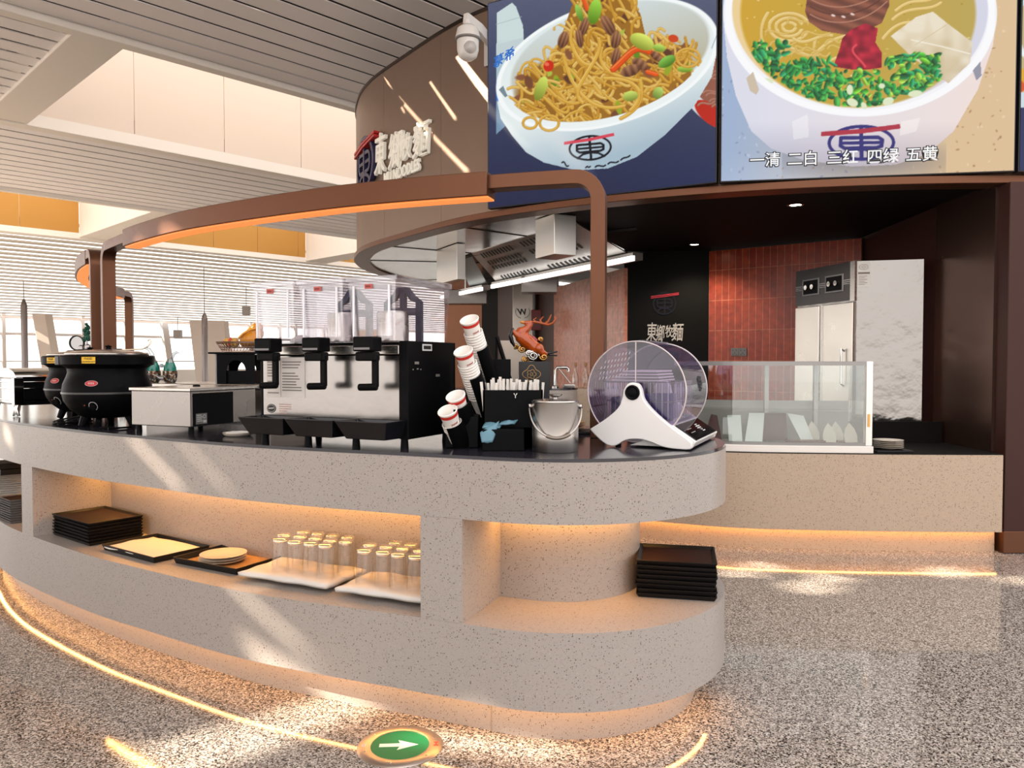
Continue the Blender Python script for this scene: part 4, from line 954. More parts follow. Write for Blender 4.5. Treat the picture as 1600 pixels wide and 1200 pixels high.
b_.inputs['Base Color'].default_value = (.01, .01, .01, 1); b_.inputs['Roughness'].default_value = .25; b_.inputs['Specular IOR Level'].default_value = .10
l_.new(at.outputs['Color'], b_.inputs['Emission Color']); b_.inputs['Emission Strength'].default_value = .95*2**-EXPO
def plan_at(x, off):
    p = fascia_hit(x, 344); i = min(range(len(FP)), key=lambda k: (FP[k]-p.to_2d()).length); d = (FP[i+1]-FP[i-1]).normalized(); return p.to_2d()+Vector((d.y, -d.x))*off
S1a, S1b = plan_at(774.5, .11), plan_at(1120.5, .11); S2a, S2b = plan_at(1126.5, .11), plan_at(1569, .11); S3a, S3b = plan_at(1574.5, .11), Vector((5.4, 5.46))
t1, on1, _ = screen('screen showing a white bowl of fried noodles with beef and peppers', S1a, S1b, screen_fried())
t2, on2, _ = screen('screen showing a white bowl of clear beef noodle soup with chopped greens', S2a, S2b, screen_soup(), 400, 340)
t3, on3, _ = screen('third screen at the right edge, only a strip of a bowl showing', S3a, S3b, screen_edge(), 200, 200)
TXW = mat('screen_white_text', (0, 0, 0), .5, emit=(1, 1, 1), es=.9*2**-EXPO); TXB = mat('screen_blue_text', (0, 0, 0), .5, emit=srgb_lin(np.array((34., 110, 200))).tolist(), es=.95*2**-EXPO)
TXK = mat('screen_dark_text', (.004, .004, .006), .6)
m = MB(); m2 = MB()
for tx, x, y in (('一清', 1195, 256), ('二白', 1254, 254), ('三红', 1316, 252), ('四绿', 1379, 250), ('五黄', 1440, 247)):
    a, b = on2(x, y)
    m = MB(); m2 = MB(); add_text(m, tx, .108, lambda p, q, c=0, a=a, b=b: Vector((a+p, -.0045-c, b+q-.012)), .0004, .0008); add_text(m2, tx, .108, lambda p, q, c=0, a=a, b=b: Vector((a+p, -.0015-c, b+q-.012)), .0004, .0075)
    m.build('caption', TXW, t2); m2.build('caption_outline', TXK, t2)
m = MB(); a, b = on1(788, 97); add_text(m, '慕希', .105, lambda p, q, c=0: Vector((a+p-.0, -.002-c, b+q+p*.3)), .0004, .002); m.build('bottle_lettering', TXB, t1)

# ------------------------------------------------------------------ juice dispenser with three clear tanks
W0 = HT
D0 = Vector((-1.045, 3.19, W0)); du = Vector((.904, -.428, 0)).normalized(); dn = Vector((.428, .904, 0)).normalized()
t = thing('juice_dispenser', 'steel juice dispenser with three clear square tanks and black tap levers', 'drink dispenser', D0, math.atan2(du.y, du.x))
BW = .725
m = MB(); m.box((.006, .18, .225), (.012, .36, .36)); m.box((BW-.02, .18, .222), (.04, .36, .372)); m.box((BW/2, .35, .225), (BW, .02, .36)); m.box((BW/2, .19, .06), (BW-.01, .34, .03))
m.build('cabinet', BLACK, t, bevel=.003)
fp_ = MB().box((BW/2-.012, .008, .225), (BW-.056, .016, .255)).build('front_panel', noise_rough(mat('dispenser_steel', (.31, .288, .275), .22, 1.0), 3, .14, .26, None, .12), t)
MB().box((BW/2-.012, .014, .375), (BW-.056, .03, .035)).build('top_band', STEEL, t, bevel=.003)
MB().box((BW/2, .19, .398), (BW-.03, .34, .012)).build('top_plate', BLACK, t)
# stickers on the front panel
fpf = frame((0, 0, 0), (1, 0, 0), (0, 0, 1))
st = MB(); st.box((.135, -.0006, .265), (.20, .001, .165)); sk = st.build('sticker', mat('pale_sticker', (.55, .52, .50), .4), fp_)
ln = MB(); r_ = random.Random(2)
for k in range(13):
    for a0, a1 in ((.04, .10), (.118, .228)): 
        if r_.random() < .86: ln.ribbon([(a0, .34-k*.0115), (a0+(a1-a0)*r_.uniform(.6, 1), .34-k*.0115)], .0045, .0015, .002, fpf)
ln.ribbon([(.11, .345), (.11, .187)], .0015, .0015, .002, fpf); ln.build('small_print', GREYINK, sk)
st = MB(); st.prism([(.058+.024*math.cos(a*math.pi/12), .137+.018*math.sin(a*math.pi/12)) for a in range(24)], .0, .001, Matrix(((1,0,0,0),(0,0,-1,0),(0,1,0,0),(0,0,0,1))))
st.build('oval_badge', INK, fp_); b2 = MB()
b2.ribbon([(.058+.02*math.cos(a*math.pi/12), .137+.014*math.sin(a*math.pi/12)) for a in range(24)], .0015, .0012, .0018, fpf, True); b2.ribbon([(.044, .137), (.072, .139)], .005, .0012, .0018, fpf); b2.build('badge_print', mat('grey_print', (.4, .38, .37), .4), fp_)
ln = MB()
for k in range(5): ln.ribbon([(.10, .155-k*.009), (.10+(.06 if k < 3 else .04), .155-k*.009)], .004, .0005, .001, fpf)
ln.build('pink_print', mat('pale_red_print', (.42, .27, .25), .5), fp_)
TL = MB()
def frame_box(mb, x0, x1, y0, y1, z0, z1, fl, th=.004):
    """open clear tank: four slightly flared walls with thickness and a floor"""
    o0 = [(x0+fl, y0+fl), (x1-fl, y0+fl), (x1-fl, y1-fl), (x0+fl, y1-fl)]; o1 = [(x0, y0), (x1, y0), (x1, y1), (x0, y1)]
    i0 = [(x0+fl+th, y0+fl+th), (x1-fl-th, y0+fl+th), (x1-fl-th, y1-fl-th), (x0+fl+th, y1-fl-th)]; i1 = [(x0+th, y0+th), (x1-th, y0+th), (x1-th, y1-th), (x0+th, y1-th)]
    V = [(*p, z0) for p in o0]+[(*p, z1) for p in o1]+[(*p, z0+th) for p in i0]+[(*p, z1) for p in i1]; F = [(3, 2, 1, 0), (8, 9, 10, 11)]
    for k in range(4): j = (k+1) % 4; F += [(k, j, 4+j, 4+k), (8+j, 8+k, 12+k, 12+j), (4+k, 4+j, 12+j, 12+k)]
    mb.add(V, F)
for i, uc_ in enumerate((.12, .36, .60)):
    x0, x1 = uc_-.108, uc_+.108; m = MB(); frame_box(m, x0, x1, -.055, .345, .405, .635, .012)
    tk = m.build('tank', TANKC, t, bevel=.006)
    m = MB(); m.box((uc_, .145, .648), (.228, .414, .006)); 
    for a, b, c, d in ((uc_, -.060, .226, .008), (uc_, .350, .226, .008), (x0-.004, .145, .008, .41), (x1+.004, .145, .008, .41)): m.box((a, b, .640), (c, d, .022))
    m.build('tank_lid', TANKC, tk, bevel=.003)
    m = MB(); m.box((uc_-.012, -.0565, .612), (.035, .003, .018)); m.build('tank_tag', mat('red_tag', (.45, .10, .09), .5), tk)
    MB().ribbon([(uc_-.024, .612), (uc_-.002, .612)], .006, .0585, .0592, lambda a, b, c: Vector((a, -c, b))).build('tag_print', mat('dark_red_print', (.2, .02, .02), .5), tk)
    for a in (x0+.028, x1-.028): MB().box((a, -.057, .52), (.006, .006, .19)).build('corner_rib', mat('clear_rib', (.82, .80, .86), .2), tk)
    if i:
        ff = lambda a, b, c=0, uc_=uc_: Vector((uc_+a, .15+c, .41+b))
        m = MB(); m.ribbon([(-.075, 0), (-.075, .155), (-.045, .172), (-.018, .205), (.018, .205), (.045, .172), (.075, .155), (.075, 0)], .024, 0, .02, ff); m.ribbon([(0, .205), (0, .11)], .022, 0, .021, ff); m.ribbon([(-.075, .118), (.075, .118)], .03, 0, .0205, ff)
        m.build('paddle_frame', NAVY, tk)
    else: pass
    if i:
        m = MB(); m.lathe([(.062, 0), (.062, .108), (.056, .116), (0, .118)], 32, (uc_, .085, .41)); m.build('cooling_cylinder', STEEL, tk, 40)
    else:
        m = MB(); m.lathe([(.05, 0), (.05, .012), (.02, .03), (0, .032)], 24, (uc_, .12, .41)); m.build('cooling_cylinder', WHITEP, tk, 40)
    if i == 1: MB().box((uc_+.03, .25, .435), (.12, .16, .05)).build('juice', clear('orange_juice', (1, .62, .12), .05, .45, (.9, .42, .03)), tk)
    tp = MB(); tp.prism([(-.043, .0), (.043, .0), (.043, -.055), (.034, -.078), (-.03, -.078), (-.043, -.05)], -.03, .035, Matrix.Translation((uc_, -.085, .405)) @ Matrix.Rotation(math.pi/2, 4, 'X') @ Matrix.Scale(1, 4))
    tp = MB(); tp.box((uc_, -.082, .395), (.085, .07, .055)); tp.prism([(-.043, -.03), (.043, -.03), (.03, .03), (-.02, .03)], -.035, 0, Matrix.Translation((uc_+.004, -.078, .367)))
    tap = tp.build('tap', BLACK, t, bevel=.006)
    lv = MB(); lv.box((uc_+.030, -.075, .295), (.024, .018, .12)); lv.tube([(uc_+.04, -.078, .236), (uc_-.036, -.088, .234)], .0135, 12)
    lv.build('lever', BLACK, tap, bevel=.004)
    MB().box((uc_, -.1175, .378), (.07, .002, .008)).build('tap_rim', mat('grey_tap_rim', (.16, .15, .16), .3), tap)
    m = MB(); z0_, z1_ = .040, .110; q = .235; a0 = uc_-q/2
    m.add([(a0+.03, -.10, z0_), (a0+q-.03, -.10, z0_), (a0+q-.02, .02, z0_), (a0+.02, .02, z0_), (a0, -.135, z1_), (a0+q, -.135, z1_), (a0+q, .005, z1_), (a0, .005, z1_),
           (a0+.008, -.127, z1_), (a0+q-.008, -.127, z1_), (a0+q-.008, -.002, z1_), (a0+.008, -.002, z1_), (a0+.034, -.095, z0_+.012), (a0+q-.034, -.095, z0_+.012), (a0+q-.03, -.01, z0_+.012), (a0+.03, -.01, z0_+.012)],
          [(3,2,1,0), (0,1,5,4), (1,2,6,5), (2,3,7,6), (3,0,4,7), (4,5,9,8), (5,6,10,9), (6,7,11,10), (7,4,8,11), (8,9,13,12), (9,10,14,13), (10,11,15,14), (11,8,12,15), (12,13,14,15)])
    dt = m.build('drip_tray', mat('smoky_black_tray', (.006, .006, .008), .12), t, bevel=.003)
for a, b in ((.08, -.06), (.30, -.06), (.53, -.06), (BW-.03, .02), (.03, .33), (BW-.03, .33)): MB().lathe([(0, 0), (.016, 0), (.013, .046), (0, .046)], 14, (a, b, 0)).build('foot', BLACK, t, 40)
sf = frame((BW, .0, 0), (0, 1, 0), (0, 0, 1))
m = MB(); m.ribbon([(.10, .385), (.17, .385)], .026, .0005, .0015, sf); m.build('side_label', mat('white_label', (.5, .5, .5), .5), t)
m = MB(); m.ribbon([(.108, .385), (.162, .385)], .014, .0016, .002, sf); m.ribbon([(.12, .385), (.15, .385)], .003, .002, .0025, sf); m.build('label_print', INK, t)
m = MB()
for a, b, c in ((.045, .325, .03), (.03, .30, .008), (.06, .302, .012), (.085, .30, .007), (.20, .275, .03)): m.ribbon([(a, b), (a+c, b)], .010 if c > .02 else .005, .0005, .001, sf)
m.build('side_print', mat('grey_side_print', (.16, .15, .14), .5), t)

# ------------------------------------------------------------------ paper cups in a slanted black dispenser
ax = Vector((-.24, -.50, .83)).normalized(); xr = Vector((1, 0, .18)); xr = (xr-ax*xr.dot(ax)).normalized(); yr = ax.cross(xr)
if yr.y < 0: yr = -yr
RM = Matrix((xr, ax.cross(xr), ax)).transposed().to_4x4()
away = 1 if (ax.cross(xr)).y > 0 else -1
def make_cup(stamp):
    t = thing('paper_cup', 'white paper cup', 'cup', (0, 0, 0), rot=RM.to_euler()); t.scale = (1.13, 1.13, 1.1)
    MB().lathe([(0, .004), (.0225, .004), (.0228, 0), (.0235, 0), (.0315, .083), (.034, .0835), (.0342, .0865), (.0325, .088), (.0305, .086), (.0225, .006), (0, .0055)], 26).build('body', CUPM, t, 50)
    if stamp:
        MB().lathe([(.0300, .066), (.03135, .078), (.0316, .078), (.0303, .066)], 26).build('red_band', REDM, t, 60)
        a0 = math.radians(-65)*away
        def cf(u, v, w_=0):
            a = a0+away*u/.028; r = .0252+(v/.083)*.0072+w_; return Vector((r*math.cos(a), r*math.sin(a), v))
        m = MB(); add_text(m, 'yunxi', .011, lambda a, b, c=0: cf(a, .040+b, c), .0002, .0003); m.build('small_print', mat('red_brown_print', (.36, .06, .05), .5), t)
    return t
cup0 = make_cup(True); cupn = make_cup(False)
hold = thing('cup_dispenser', 'black slanted cup dispenser holding four stacks of white paper cups', 'cup dispenser', (-.13, 3.06, W0))
HL = hold.location
stacks = ((733, 499, 3.00, 18, 'tallest slanted stack'), (723.5, 548, 2.94, 15, 'second slanted stack'), (711.5, 618, 2.90, 7, 'third slanted stack'), (699, 641, 2.86, 4, 'lowest, leftmost slanted stack'))
first = True; firstn = True
for si, (x, y, Y, n, nm) in enumerate(stacks):
    mouth = atY(x, y, Y); base = mouth-ax*.0957
    for k in range(n):
        p = base-ax*(.0118*k+(.046 if k else 0))
        if k == 0:
            c = cup0 if first else again(cup0, None, p); first = False; c.location = p
            c['label'] = 'white paper cup with a red rim band, topmost of the '+nm; c['group'] = 'top cups of the slanted stacks'
        else:
            if firstn: c = cupn; firstn = False; c.location = p
            else: c = again(cupn, None, p)
            c['label'] = 'white paper cup nested below the top one in the '+nm.replace(', low in its holder', '').replace('lowest, leftmost', 'lowest'); c['group'] = 'nested cups of '+('the uppermost stack', 'the second stack', 'the third stack', 'the lowest stack')[si]
    Ls = .0957+.0118*n+.046-.010
    M3 = Matrix.Translation(mouth-ax*Ls-HL) @ RM
    s0 = (-98, 150) if si < 2 else (-118, 150)
    a0, a1 = (math.radians(s0[0]), math.radians(s0[1])) if away > 0 else (math.radians(-s0[1]), math.radians(-s0[0]))
    top = Ls-(.125 if si == 0 else .11 if si == 1 else .036 if si == 2 else .055)
    m = MB(); m.lathe([(.0405, 0), (.0405, top), (.0435, top), (.0435, 0)], 26, M=M3, a0=a0, a1=a1); m.lathe([(0, 0), (.0435, 0), (.0435, .008), (0, .008)], 22, M=M3)
    m.build('cup_sleeve', BLACK, hold, 50)
m = MB(); m.box((-.06, -.02, .06), (.125, .24, .12)); m.build('base', BLACK, hold, bevel=.004)
m = MB(); m.box((.03, .115, .17), (.19, .03, .34)); m.build('back_panel', BLACK, hold, bevel=.003)

# ------------------------------------------------------------------ black organiser with wrapped straws and blue packets
t = thing('straw_organizer', 'black stepped organiser box full of white wrapped straws', 'organiser', (.005, 2.90, W0))
m = MB(); m.box((-.037, -.035, .04), (.155, .08, .08)); m.build('front_shelf', BLACK, t, bevel=.003)
m = MB(); X0, X1, Y0, Y1, H_ = -.115, .112, .01, .13, .222
for c, d in (((-.0015, Y0+.003, H_/2), (X1-X0, .006, H_)), ((-.0015, Y1-.003, H_/2), (X1-X0, .006, H_)), ((X0+.003, .07, H_/2), (.006, Y1-Y0, H_)), ((X1-.003, .07, H_/2), (.006, Y1-Y0, H_)), ((-.0015, .07, .04), (X1-X0, Y1-Y0, .08))): m.box(c, d)
m.build('straw_bin', BLACK, t)
mk = MB(); f2 = frame((0, 0, 0), (1, 0, 0), (0, 0, 1)); mk.ribbon([(.022, .210), (.028, .200), (.034, .210)], .003, -.009, -.008, lambda a, b, c: Vector((a-.02, -c, b))); mk.ribbon([(.028, .200), (.028, .192)], .003, -.009, -.008, lambda a, b, c: Vector((a-.02, -c, b)))
mk.build('small_mark', mat('pale_lettering', (.6, .6, .6)), t)
r_ = random.Random(4); straw = None
for k in range(34):
    x = -.102+.205*(k % 17)/16+r_.uniform(-.004, .004); y = .03+.075*(k//17)+r_.uniform(-.012, .012); h = r_.uniform(.165, .185)+(.02 if k in (3, 20) else 0)
    m = MB(); m.box((0, 0, h/2), (.0105, .0035, h)); m.box((0, 0, h-.006), (.011, .0015, .012))
    o = m.build('wrapped_straw', PAPER, bevel=.001); o.location = (t.location.x+x, t.location.y+y, W0+.081); o.rotation_euler = (r_.uniform(-.10, .06), r_.uniform(-.13, .13), r_.uniform(-.3, .3))
    tag(o, 'white paper wrapped straw standing in the black organiser', 'straw', 'wrapped straws in the organiser')
def packet(pts, name, label):
    n = 8; vs = []; fs = []; A, B, C, D_ = [Vector(p) for p in pts]
    for j in range(n+1):
        for i in range(n+1):
            u, v = i/n, j/n; p = A*(1-u)*(1-v)+B*u*(1-v)+C*u*v+D_*(1-u)*v; p = p+Vector((0, -.004, .006))*math.sin(math.pi*u)*math.sin(math.pi*v)+Vector((0, 0, .0015*math.sin(9*u+5*v))); vs.append(p)
    for j in range(n):
        for i in range(n): a = j*(n+1)+i; fs.append((a, a+1, a+n+2, a+n+1))
    o = MB().add(vs, fs).build(name, BLUEP, smooth=60); md = o.modifiers.new('th', 'SOLIDIFY'); md.thickness = .005; return tag(o, label, 'packet', 'blue packets on the organiser')
sx_ = t.location.x; zt = W0+.083
o = packet([atY(753, 692, 2.815), atY(769, 692, 2.815), atY(780, 659, 2.85), atY(750, 676, 2.83)], 'wipe_packet', 'blue printed packet drooping over the front edge of the black organiser')
o = packet([Vector((-.110, 2.832, zt+.004)), Vector((-.045, 2.835, zt+.003)), Vector((-.035, 2.895, zt+.014)), Vector((-.100, 2.895, zt+.02))], 'wipe_packet', 'flat blue packet lying on the left of the organiser shelf')
o = packet([Vector((-.050, 2.86, zt+.012)), Vector((.010, 2.866, zt+.015)), Vector((.022, 2.900, zt+.027)), Vector((-.040, 2.899, zt+.022))], 'wipe_packet', 'blue packet on top at the right of the organiser shelf')

# ------------------------------------------------------------------ steel ice bucket
t = thing('ice_bucket', 'brushed steel ice bucket with a lid knob and a swing handle', 'ice bucket', (.160, 2.835, W0))
BUCK = mat('brushed_bucket_steel', (.46, .435, .41), .24, 1.0); n_, l_, b_ = nodes(BUCK); tg_ = n_.new('ShaderNodeTangent'); tg_.direction_type = 'RADIAL'; tg_.axis = 'Z'
l_.new(tg_.outputs[0], b_.inputs['Tangent']); b_.inputs['Anisotropic'].default_value = .85
MB().lathe([(0, 0), (.083, 0), (.085, .003), (.0855, .06), (.086, .178), (.088, .183), (.084, .183), (.082, .17), (.0, .17)], 48).build('body', BUCK, t, 35)
MB().lathe([(.086, .182), (.085, .187), (.05, .192), (0, .193)], 40).build('lid', STEEL, t, 40)
MB().lathe([(0, .192), (.01, .192), (.01, .198), (.024, .205), (.027, .210), (.0, .212)], 24).build('lid_knob', mat('dark_steel_knob', (.35, .33, .32), .25, 1.0), t, 50)
hp = []
for k in range(25):
    a = math.pi*k/24; hp.append((-.096*math.cos(a), -.090*math.sin(a)**.75, .160-.105*math.sin(a)))
MB().tube(hp, .0035, 8).build('handle', mat('handle_steel', (.42, .39, .37), .3, 1.0), t, 60)
MB().tube(hp[9:17], .0062, 10).build('handle_grip', mat('grip_bronze', (.20, .165, .14), .35, .7), t, 60)
for s_ in (-1, 1): MB().tube([(s_*.084, 0, .165), (s_*.099, -.004, .165)], .009, 12).build('handle_pivot', STEEL, t, 40)

# ------------------------------------------------------------------ drum shaped sterilising cabinet with a clear violet drum
t = thing('drum_sterilizer', 'white countertop machine with a clear violet drum and a black control panel', 'sterilizer', (.470, 2.955, W0), math.atan2(-.415, .91)); t.scale = (1.0, 1.1, 1.0)
XZ = Matrix(((1,0,0,0),(0,0,-1,0),(0,1,0,0),(0,0,0,1)))   # plan (x,y)->(x,z); prism depth runs to -y
pl_ = [p.to_2d() for p in catmull([(-.168, .066, 0), (-.115, .100, 0), (-.068, .137, 0), (-.046, .165, 0), (-.036, .198, 0), (-.030, .225, 0), (-.014, .246, 0), (.006, .250, 0), (.026, .243, 0), (.037, .222, 0), (.043, .195, 0), (.060, .168, 0), (.10, .128, 0), (.16, .080, 0), (.208, .047, 0), (.228, .030, 0)], 4)]
bt_ = [p.to_2d() for p in catmull([(.228, .030, 0), (.224, .006, 0), (.17, .004, 0), (.12, .010, 0), (.08, .024, 0), (.04, .034, 0), (0, .034, 0), (-.03, .026, 0), (-.055, .010, 0), (-.078, .004, 0), (-.105, .012, 0), (-.14, .038, 0), (-.168, .066, 0)], 4)]
for k, y0 in enumerate((.0, .43)):
    MB().prism([tuple(p) for p in pl_]+[tuple(p) for p in bt_[1:-1]], -y0, -y0+.032, XZ).build('side_plate', WHITEP, t, 30, bevel=.005, seg=3)
hub = MB(); hub.lathe([(0, .006), (.012, .006), (.018, .004), (.024, .007), (.028, .004), (.029, 0), (0, 0)], 32, (0.003, -.032, .212), Matrix.Rotation(math.pi/2, 4, 'X')); hub.build('hub_knob', BLACK, t, 40)
cs_ = MB(); prof = [(-.02, .006), (.222, .006), (.238, .030), (.150, .088), (.10, .100), (.04, .030)]
cs_.prism(prof, -.425, -.005, XZ); cs_.build('console', WHITEP, t, bevel=.004)
sl_ = Vector((.238-.150, 0, .030-.088)).normalized(); pf = frame((.154, .012, .0875), (0, 1, 0), (-sl_.x, 0, -sl_.z))
m = MB(); m.add([pf(a, b, c) for c in (.0, .003) for a, b in ((.005, -.098), (.385, -.098), (.385, -.002), (.005, -.002))], [(0,1,2,3),(7,6,5,4),(0,4,5,1),(1,5,6,2),(2,6,7,3),(3,7,4,0)])
pn = m.build('control_panel', mat('black_glass_panel', (.004, .004, .005), .06), t)
m = MB(); r_ = random.Random(9)
for k in range(5): m.ribbon([(.20+r_.uniform(0, .05), -.03-.010*k), (.25+r_.uniform(0, .03), -.03-.010*k)], .004, .0032, .0036, pf)
m.ribbon([(.235+.014*math.cos(a*math.pi/6), -.05+.014*math.sin(a*math.pi/6)) for a in range(12)], .002, .0032, .0036, pf, True)
for k in range(8): m.ribbon([(.06+.018*(k % 4), -.04-.02*(k//4)), (.068+.018*(k % 4), -.04-.02*(k//4))], .003, .0032, .0036, pf)
m.build('panel_print', mat('pale_lettering', (.6, .6, .6)), pn)
RD, CZ = .195, .2135
m = MB(); m.lathe([(RD, 0), (RD, .385)], 64, (0, .022, CZ), Matrix.Rotation(-math.pi/2, 4, 'X')); dr = m.build('drum_shell', DRUMC, t, 60)
m = MB(); m.lathe([(.0, 0), (RD, 0)], 64, (0, .022, CZ), Matrix.Rotation(-math.pi/2, 4, 'X')); m.build('front_disc', DRUMC, t)
m = MB(); m.lathe([(.0, 0), (RD, 0)], 64, (0, .407, CZ), Matrix.Rotation(-math.pi/2, 4, 'X')); m.build('rear_disc', DRUMC, t)
rimm = mat('pale_clear_rim', (.52, .46, .47), .25)
for y in (.022, .407): MB().tube([(RD*math.cos(a*math.pi/36), y, CZ+RD*math.sin(a*math.pi/36)) for a in range(72)], .0032, 6, closed=True).build('drum_rim', rimm, t, 60)
MB().box((.0, .021, CZ+.115), (.004, .004, .155)).build('disc_seam', rimm, t)
MB().box((.02, .21, CZ+RD+.002), (.022, .37, .006)).build('lid_overlap', DRUMC, t)
m = MB()
for k in range(6):
    for j in range(9):
        a, b = -.022-j*.0135-.003*k, .155-k*.021-j*.002
        if math.hypot(a, b) < RD-.025 and k < 5: m.ribbon([(a, b), (a-.005, b-.010)], .0035, 0, .001, lambda u, v, w_: Vector((u, .0205-w_, CZ+v)))
m.build('vent_slots', mat('vent_grey', (.40, .37, .42), .4), t)  # slots drawn as flat grey-violet strokes
def cyl(u, v, w_=0): a = math.radians(-4)+u/RD; return Vector(((RD+w_+.001)*math.cos(a), .33+v*.0+0, CZ)) 
def drumf(u, v, w_=0):
    a = math.radians(8)+v/RD; r = RD+.0015+w_; return Vector((r*math.cos(a), .27+u, CZ+r*math.sin(a)))
ink, red = emblem(.032, drumf, .001, None, None)
ink.build('drum_mark', INK, t); red.build('drum_mark_chopsticks', INK, t)
# basket and what it holds
wirem = mat('wire_rack', (.52, .50, .52), .3, .8)
m = MB(); zt_, zb_ = CZ+.035, CZ-.115
for y in (.06, .365):
    for k in range(13): x = -.14+.28*k/12; zz = max(zb_, CZ-math.sqrt(max(0, (RD-.02)**2-x*x))); m.tube([(x, y, zz), (x, y, zt_)], .0016, 5)
for x in (-.14, .14):
    for k in range(11): y = .06+.305*k/10; m.tube([(x, y, zb_), (x, y, zt_)], .0016, 5)
for z in (zt_, CZ-.04, zb_): m.tube([(-.14, .06, z), (.14, .06, z), (.14, .365, z), (-.14, .365, z)], .0024, 5, closed=True)
for k in range(9): m.tube([(-.14+.28*k/8, .06, zb_), (-.14+.28*k/8, .365, zb_)], .0016, 5)
rack = m.build('wire_basket', wirem, t, 60)
for k, (a, b, h, c) in enumerate(((-.065, .13, .085, (.025, .018, .10)), (.065, .14, .10, (.03, .022, .14)), (.03, .29, .09, (.025, .02, .11)))):
    MB().box((a, b, zb_+.004+h/2), (.11, .10, h)).build('blue_box', mat('indigo_box_%d' % k, c, .35), t, bevel=.004)
for k in range(4):
    o = MB(); o.box((-.02+.006*k, .20, zt_+.006+.012*k), (.20-.02*k, .24, .008)); o.build('white_liner', PAPER, t, bevel=.003)
for a, b in ((-.075, .04), (-.075, .40), (.19, .05), (.19, .39)): MB().lathe([(0, -.001), (.012, -.001), (.011, .010), (0, .010)], 12, (a, b, .001)).build('foot', BLACK, t, 40)

# ------------------------------------------------------------------ galloping deer ornament on its black box
DP = Vector((.098, 3.44, W0))
o = thing('ornament_box', 'black square box with a gold line flower, under the orange deer', 'box', DP)
bb = MB().box((0, 0, .165), (.135, .12, .33)).build('box_body', mat('black_gift_box', (.006, .005, .006), .4), o, bevel=.002)
ff = frame((-.012, -.061, .275), (1, 0, 0), (0, 0, 1)); m = MB()
m.ribbon([((.034+.006*math.cos(4*a*math.pi/24))*math.cos(a*math.pi/24), (.034+.006*math.cos(4*a*math.pi/24))*math.sin(a*math.pi/24)) for a in range(48)], .002, 0, .001, ff, True)
for k in range(5): m.ribbon([(.013*math.cos(k*1.257)+.008*math.cos(a*math.pi/5), .013*math.sin(k*1.257)+.008*math.sin(a*math.pi/5)) for a in range(10)], .0018, 0, .001, ff, True)
m.build('gold_flower', mat('gold_print', (.36, .20, .07), .35, .8), o)
t = thing('deer_ornament', 'glossy orange galloping deer figurine with large antlers on gold and silver clouds', 'figurine', DP+Vector((0, 0, .331)))
sc_ = 3.44/FPX
def dpx(x, y, dy=0): return Vector(((x-834.2)*sc_, dy, (565-y)*sc_+CAMZ-DP.z-.331))
m = MB()
def limb(mb, P, R, n=12): 
    mb.tube([tuple(p) for p in P], list(R), n)
    for p, r in zip(P, R): mb.lathe([(0, -r), (r*.5, -r*.866), (r*.866, -r*.5), (r, 0), (r*.866, r*.5), (r*.5, r*.866), (0, r)], 12, tuple(p))
limb(m, [dpx(809, 524), dpx(815, 527), dpx(822, 532), dpx(830, 539), dpx(838, 546), dpx(845, 550)], [.016, .030, .034, .031, .030, .020])          # trunk
limb(m, [dpx(814, 520), dpx(823, 514), dpx(828, 508), dpx(828, 505)], [.026, .017, .013, .012])                        # neck
limb(m, [dpx(829, 505), dpx(823, 505), dpx(818, 504)], [.0125, .011, .007])                                       # head
limb(m, [dpx(833, 504, .008), dpx(838, 505, .012)], [.006, .003]); 
for s_ in (-1, 1):
    limb(m, [dpx(842, 545, s_*.016), dpx(847, 551, s_*.018), dpx(853, 553, s_*.016)], [.024, .016, .009])
    limb(m, [dpx(808, 524, s_*.014), dpx(803, 519, s_*.016), dpx(801, 514, s_*.016)], [.014, .009, .006])
b_o = m.build('body', ORDEER, t, smooth=60)
md = b_o.modifiers.new('merge', 'REMESH'); md.mode = 'VOXEL'; md.voxel_size = .0026; md.use_smooth_shade = True
sm_ = b_o.modifiers.new('soft', 'SMOOTH'); sm_.factor = .6; sm_.iterations = 5
m = MB(); limb(m, [dpx(818, 504), dpx(814.5, 503.5)], [.0075, .006]); m.build('muzzle', mat('gold_orange_muzzle', (.55, .20, .03), .2), t, 60)
blk_ = mat('black_lacquer', (.008, .007, .007), .15)
for s_ in (-1, 1):
    m = MB(); limb(m, [dpx(853, 553, s_*.015), dpx(860, 553+s_*1.5, s_*.014), dpx(870, 552.5+s_*3, s_*.012)], [.008, .0045, .0035]); m.build('hind_leg', blk_, t, 60)
    m = MB(); limb(m, [dpx(801, 515, s_*.016), dpx(797.5, 525, s_*.016), dpx(800, 534, s_*.012), dpx(804, 541, s_*.01)], [.0075, .010, .009, .005]); m.build('fore_leg', blk_, t, 60)
    m = MB()
    for P, R in (([(832, 503), (840, 504), (848, 506), (857, 508), (864, 505), (868, 498), (866, 494)], [.005, .005, .005, .0055, .005, .004, .002]), ([(846, 506), (844, 500), (849, 495)], [.005, .004, .002]), ([(853, 507), (857, 501), (861, 492)], [.005, .0045, .002]), ([(850, 507), (854, 503), (858, 502)], [.004, .003, .002]), ([(836, 503), (834, 499), (838, 497)], [.004, .003, .002])):
        m.tube([tuple(dpx(x, y, s_*(.006+(x-832)*.0007))) for x, y in P], R, 8)
    m.build('antler', mat('red_orange_antler', (.36, .07, .015), .25), t, 60)
